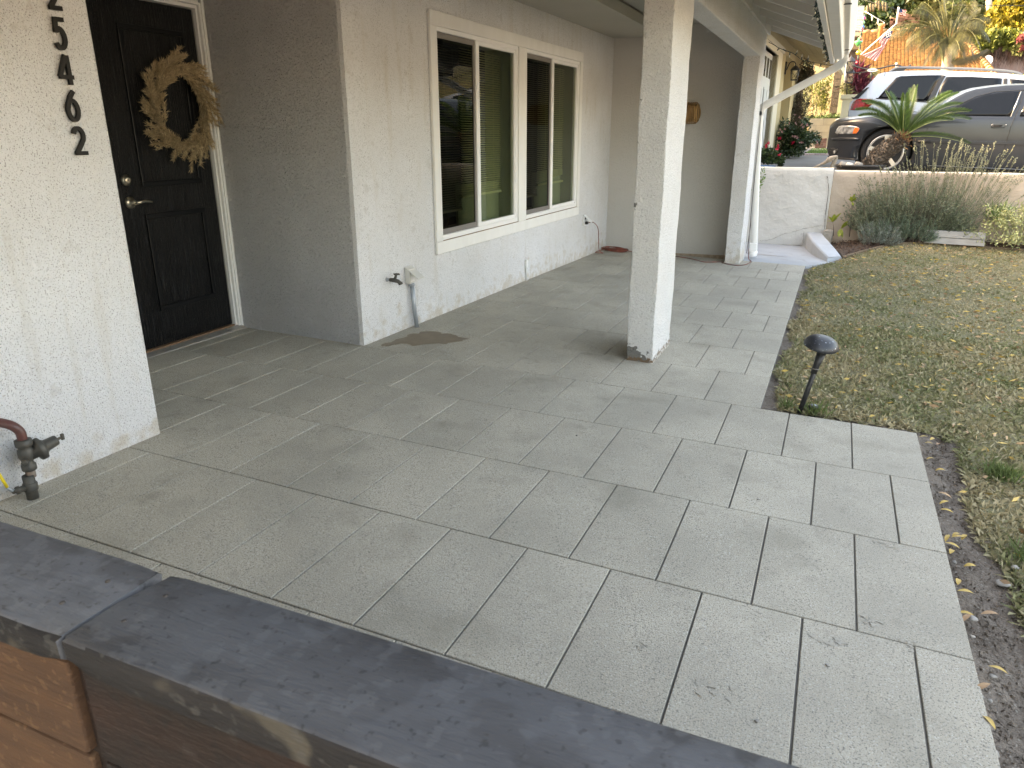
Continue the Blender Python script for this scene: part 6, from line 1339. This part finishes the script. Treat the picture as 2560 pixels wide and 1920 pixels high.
part(tr0, 'house_wall', CR, lambda b: b.box((xl0 + .5, YR0 + .5, .8), (xr0_ - .5, YR1 + 5, zt0)))
vp_ = at(2200, 92, 36); part(tr0, 'roof_vent', M('vent_clay', (.34, .17, .07), .8), lambda b: (b.lathe(vp_ - Vector((0, 0, .1)), [(.10, 0), (.10, .5), (.15, .52), (.15, .62), (.04, .66)], n=10)))
dsh = at(2468, 157, 33.5); dt = empty('satellite_dish', dsh - Vector((.15, 0, .5)), 'white satellite dish beside the right end of the orange roof', 'satellite dish')
part(dt, 'dish', GW, lambda b: b.lathe(dsh, [(.02, 0), (.14, .03), (.24, .09), (.255, .10), (.23, .10), (.02, .02)], (-.55, -.75, .35), 20)); part(dt, 'mast', GALV, lambda b: b.tube([dsh + Vector((.05, .05, -.05)), dsh + Vector((0.02, .05, -.8))], .025, 6)); part(dt, 'feed_arm', GALV, lambda b: b.tube([dsh, dsh + Vector((-.22, -.2, .0))], .015, 5))

# ---- big palm
qp = empty('feather_palm', at(2372, 175, 24), 'large feather palm with drooping yellow-tipped fronds in front of the tile roof', 'palm')
QY = 24.0; q0 = at(2368, 172, QY); qc = at(2371, 118, QY)
part(qp, 'trunk', PBARK, lambda b: b.tube([q0 - Vector((0, 0, 2.2)), q0, q0.lerp(qc, .5), qc], [.20, .17, .15, .12], 12))
for k in range(16):
    a = random.uniform(-.9, .9); part(qp, 'leaf_base', M('frond_base', (.12, .115, .045), .7, (.07, .075, .03), 9, .5) if k == 0 else bpy.data.materials['frond_base'], lambda b: b.tube(sp([q0.lerp(qc, random.random() * .4) + Vector((a * .12, random.uniform(-.1, .1), 0)), qc + Vector((a * .35, -.05, .1)), qc + Vector((a * .9, -.1, .75))], 3), [.05, .05, .045, .04, .035, .03, .02], 5))
PALML = M('palm_leaflet', (.016, .024, .007), .5, (.07, .062, .016), 2.2, .5, island=.55, trans=.25)
for (a, c, dy, sag) in ((2240, 62, -.3, 1.25), (2262, 120, -.8, 1.5), (2290, 130, -1.0, 1.35), (2232, 84, .2, 1.5), (2268, 96, -.5, 1.6), (2300, 110, .4, 1.6), (2325, 148, -1.0, 1.2), (2360, -10, 0, .3), (2385, -15, .4, .3), (2345, 0, -.3, .5), (2310, 5, .4, .7), (2286, 22, -.3, 1.1),
    (2452, 18, -.4, .7), (2430, 0, .3, .5), (2476, 42, -.5, 1.3), (2466, 62, -.8, 1.6), (2446, 112, -.9, 1.6), (2470, 90, .3, 1.7), (2425, 125, -.8, 1.4), (2400, 130, -1, 1.1), (2408, 5, -.5, .4), (2350, 140, .5, 1.2), (2395, 150, .6, 1.1)):
    frond(qp, qc + Vector((random.uniform(-.1, .1), 0, random.uniform(-.1, .1))), at(a, c, QY + dy), sag * .55, 32, .56, PALML, bpy.data.materials['frond_base'], rw=.022, vee=.05, fwd=.65, lw=.020, droop=.8, t0=.2)
frond(qp, qc + Vector((0, 0, -.4)), at(2466, 122, QY - .4), -.1, 46, .45, M('dull_frond', (.05, .045, .025), .8), bpy.data.materials['frond_base'], rw=.025, vee=-.1, fwd=.7, lw=.03, droop=.5)

# ---- vine-covered wall, yellow tree, slat fence, hillside
vw = empty('vine_wall', at(2500, 168, 39), 'pale corrugated wall streaked with dry red-brown vines', 'wall')
xa, xb = at(2425, 140, 39).x, at(2600, 140, 39).x; zt2, zb2 = at(2500, 112, 39).z, at(2500, 185, 39).z
part(vw, 'sheeting', M('pale_sheet', (.42, .41, .42), .8, (.26, .15, .14), .9, .3, stretch=(1, 1, .15)), lambda b: b.grid([[(xa + (xb - xa) * i / 240, 39 + .03 * math.sin(i * 1.3), z) for z in (zb2, zt2)] for i in range(241)]))
P = np.stack([rng.uniform(xa, xb, 800), rng.uniform(38.7, 38.95, 800), zt2 - np.abs(rng.normal(size=800)) * .3], 1); cards('dry_vines', leaves(P, .40, .022, rng.normal(size=(800, 3)) * [.15, .1, .1] + [0, 0, -1], jit=.1), M('dry_vine', (.10, .055, .045), .9, island=.5), vw, kind='stuff')
vt = [(at(a, c, 38.8), (r_, .4, h_)) for a, c, r_, h_ in ((2462, 104, .7, .35), (2480, 100, .8, .45), (2500, 98, .8, .5), (2520, 102, .9, .4), (2540, 106, .7, .4))]
foliage('vine_top', 'yellow-green vine foliage spilling over the top of the pale wall', 'vine', vt, M('vine_leaf', (.17, .19, .035), .7, (.09, .11, .02), 1.5, .5, island=.4, trans=.3), .20, .13, n=700)
bo = empty('bougainvillea', at(2545, 130, 38), 'bougainvillea with red-pink bracts at the right edge beside the vine wall', 'vine')
P = blob(at(2556, 108, 38.2), (.45, .3, .55), 420, 5); cards('bracts', leaves(P, .10, .07), M('bract', (.25, .055, .06), .7, island=.3, trans=.3), bo); P = blob(at(2556, 116, 38.3), (.5, .3, .6), 400, 5); cards('foliage', leaves(P, .15, .08), OLIV, bo)
gr_ = empty('flat_roof_shed', at(2500, 108, 41), 'flat grey shed roof above the vine wall', 'shed'); part(gr_, 'roof', M('flat_grey', (.30, .31, .31), .8), lambda b: b.prism([at(2440, 110, 40), at(2600, 110, 40), at(2600, 87, 47), at(2440, 88, 47)], (0, 0, -.1)))
part(gr_, 'wall', M('blue_grey', (.16, .18, .19), .8), lambda b: b.prism([at(2462, 84, 49), at(2600, 84, 49), at(2600, 56, 49), at(2462, 56, 49)], (0, .3, 0)))
foliage('yellow_tree', 'bright yellow-leaved spreading tree at the upper right', 'tree', [(at(a, c, 46), (r1_, 1.0, r2_), k) for a, c, r1_, r2_, k in ((2520, 25, 1.1, .8, 1), (2545, 12, 1.3, .9, 1), (2500, 42, .9, .45, .7), (2492, 62, .9, .45, .7), (2530, 48, 1.2, .6, 1), (2555, 40, 1.1, .8, 1), (2508, 75, .8, .4, .6), (2540, 72, .8, .4, .5), (2560, 10, 1, 1, .8), (2484, 35, .5, .3, .3))], YEL, .22, .15,
        [([at(2550, 95, 46), at(2543, 72, 46), at(2535, 62, 46), at(2525, 45, 46)], .16, .05), ([at(2541, 70, 46), at(2548, 55, 46), at(2550, 35, 46)], .09, .04)], PBARK, n=900)
sf = empty('slat_fence', at(2255, 58, 44), 'brown horizontal slat fence panels on the slope above the orange roof', 'fence')
SLT = M('slat_brown', (.11, .05, .035), .8, rnd=.2)
for x0, x1, y0, y1 in ((2226, 2241, 45, 58), (2244, 2261, 40, 57), (2263, 2279, 35, 52), (2280, 2300, 36, 50)):
    for k in range(6):
        a, c = at(x0, y0 + (y1 - y0) * k / 6, 44), at(x1, y0 + .6 + (y1 - y0) * k / 6, 44); part(sf, 'slat', SLT, lambda b: b.prism([a, c, c - Vector((0, 0, .20)), a - Vector((0, 0, .20))], (0, .04, 0)))
    a, c = at(x0 - .5, y0 - 1, 44.1), at(x0 - .5, y1 + 8, 44.1); part(sf, 'post', M('fence_post', (.30, .20, .11), .8) if x0 == 2226 else bpy.data.materials['fence_post'], lambda b: b.prism([a, a + Vector((.12, 0, 0)), c + Vector((.12, 0, 0)), c], (0, .1, 0)))
wf = empty('rail_fence', at(2185, 45, 42), 'pale sloping fence rail running down the hillside behind the shingle roof', 'fence')
part(wf, 'rail', GW, lambda b: b.tube([at(2162, 28, 42), at(2210, 56, 42)], .02, 6))
for a, c in ((2180, 38), (2195, 47), (2210, 56)): part(wf, 'post', GW, lambda b: b.tube([at(a, c, 42), at(a, c + 14, 42)], .03, 6))
Vh = []
for i in range(240):
    x = random.uniform(2.5, 22); y = random.uniform(41, 62); z = HG(x, y); s_ = random.uniform(.6, 1.5); Vh.append(leaves(blob((x, y, z + .3 * s_), (s_, s_, .8 * s_), 150, 5), .26, .15))
cards('hillside_scrub', np.concatenate(Vh), M('scrub', (.085, .11, .025), .8, (.16, .16, .045), .35, .5, island=.45, trans=.3), None, kind='stuff', label='mixed green scrub covering the hillside behind the roofs')
for i, (a, c, r_, h_, mt_, lab) in enumerate(((2165, 10, 3, 2.4, DKG, 'dark tree at the top left of the hillside, next to the gutter'), (2225, 8, 3.4, 2.0, DKG, 'dark broad tree on the hillside beside the patch of sky'), (2305, -6, 2.2, 1.6, OLIV, 'olive-green tree top above the palm, left of its crown'), (2425, 12, 3.0, 1.8, OLIV, 'olive-green tree on the ridge right of the palm crown'), (2465, 14, 1.6, 1.5, DKG, 'dark tree on the ridge left of the yellow tree'), (2400, 30, 2.8, 2.0, MIDG, 'mid-green tree behind the palm crown on its right'), (2330, 25, 2.6, 2.2, MIDG, 'mid-green tree behind the palm crown on its left'), (2450, 45, 2.2, 1.2, OLIV, 'low olive tree left of the yellow tree'))):
    p = at(a, c, 62); foliage('hill_tree', lab, 'tree', [(p, (r_, r_, h_))], mt_, .38, .2, [([Vector((p.x, p.y, HG(p.x, p.y) - .3)), p], .22, .1)], n=2600, cl=12)
for i, (a, c) in enumerate(((2168, 24), (2176, 20), (2183, 22), (2191, 14), (2197, 16), (2207, 18), (2214, 22))):
    top_, bt = at(a, c - 10 - (i * 37 % 9), 50), at(a + 1, c + 12 - (i * 23 % 7), 50); tg = empty('aloe_spike', bt, 'pale upright flower column on the hillside, number %s from the gutter side' % ('one two three four five six seven'.split()[i]), 'plant', 'pale columns on the hillside')
    part(tg, 'column', M('pale_column', (.13, .10, .06), .9, (.09, .07, .04), 6, .5) if i == 0 else bpy.data.materials['pale_column'], lambda b: b.tube([bt, bt.lerp(top_, .3), bt.lerp(top_, .8), top_], [.05, .085, .08, .03], 8))
lt = at(2468, 34, 55); tg = empty('bare_trunk', lt, 'tall pale bare trunk standing left of the yellow tree', 'tree'); part(tg, 'trunk', PBARK, lambda b: b.tube([at(2474, 36, 55), at(2473, 18, 55), at(2472, 0, 55)], .17, 8))
rh = empty('hilltop_house', at(2515, 10, 70), 'house with a low brown gable at the top right edge of the hill', 'house'); part(rh, 'gable', M('pinkish_wall', (.33, .24, .19), .8), lambda b: b.prism([at(2494, 11, 70), at(2560, 9, 70), at(2560, -20, 70), at(2500, 3, 70)], (0, 4, 0))); part(rh, 'roof', M('brown_roof', (.16, .10, .08), .8), lambda b: b.prism([at(2490, 6, 69.5), at(2570, -25, 69.5), at(2570, -28, 69.5), at(2488, 3.5, 69.5)], (0, 5, 0)))
wr_ = empty('overhead_wire', at(2200, 24, 40), 'thin overhead wire crossing the hillside', 'wire'); part(wr_, 'wire', BLKP, lambda b: (b.tube([at(2150, -3, 40), at(2245, 25, 40)], .012, 4), b.tube([at(2380, 13, 40), at(2560, 14, 40)], .012, 4)))
# unseen house across the street, added for sun bounce; the windows face it
oh = empty('opposite_bounce_house', (26, 2, 0), 'unseen pale house across the street, added to bounce sunlight', 'house')
part(oh, 'wall', M('opp_wall', (.40, .42, .44), .85), lambda b: b.box((24, -14, -.6), (34, 22, 3.2)))
part(oh, 'roof', ROOFM, lambda b: b.prism([(23.3, -14.5, 3.2), (29, -14.5, 5.4), (34.7, -14.5, 3.2)], (0, 37, 0)))
for y in (-9, -3, 4, 10): part(oh, 'window', CGLASS, lambda b: b.box((23.97, y, .8), (24.05, y + 1.8, 2.1)))

# unseen tall trees added between the two houses to shut out the sun
for (x, y, h, tl_) in ((-5.2, 6.4, 6.4, 'nearest the camera'), (-5.6, 7.6, 6.8, 'the tallest, in the middle'), (-5.0, 8.7, 6.2, 'against the yellow house')):
    foliage('sun_block_tree', 'unseen dense dark tree added between the two houses to block the sun, ' + tl_, 'tree', [(Vector((x, y, h * .42)), (1.0, .95, h * .42), 1), (Vector((x, y, h * .72)), (.9, .9, h * .3), .7)], DKG, .26, .17, [([Vector((x, y, .3)), Vector((x, y, h * .5)), Vector((x, y, h * .9))], .14, .05)], n=5200, cl=16)
part(empty('sun_block_fence', (-1.6, 7.4, .3), 'unseen timber fence added between the two houses to block the sun', 'gate'), 'boards', M('fence_wood', (.22, .15, .09), .85, (.16, .11, .07), 8, .5), lambda b: [b.box((-2.0 - .0, 5.75 + k * .17, .0), (-1.96, 5.75 + k * .17 + .16, 1.95)) for k in range(20)])  # unseen fence added to close the gap against low sun
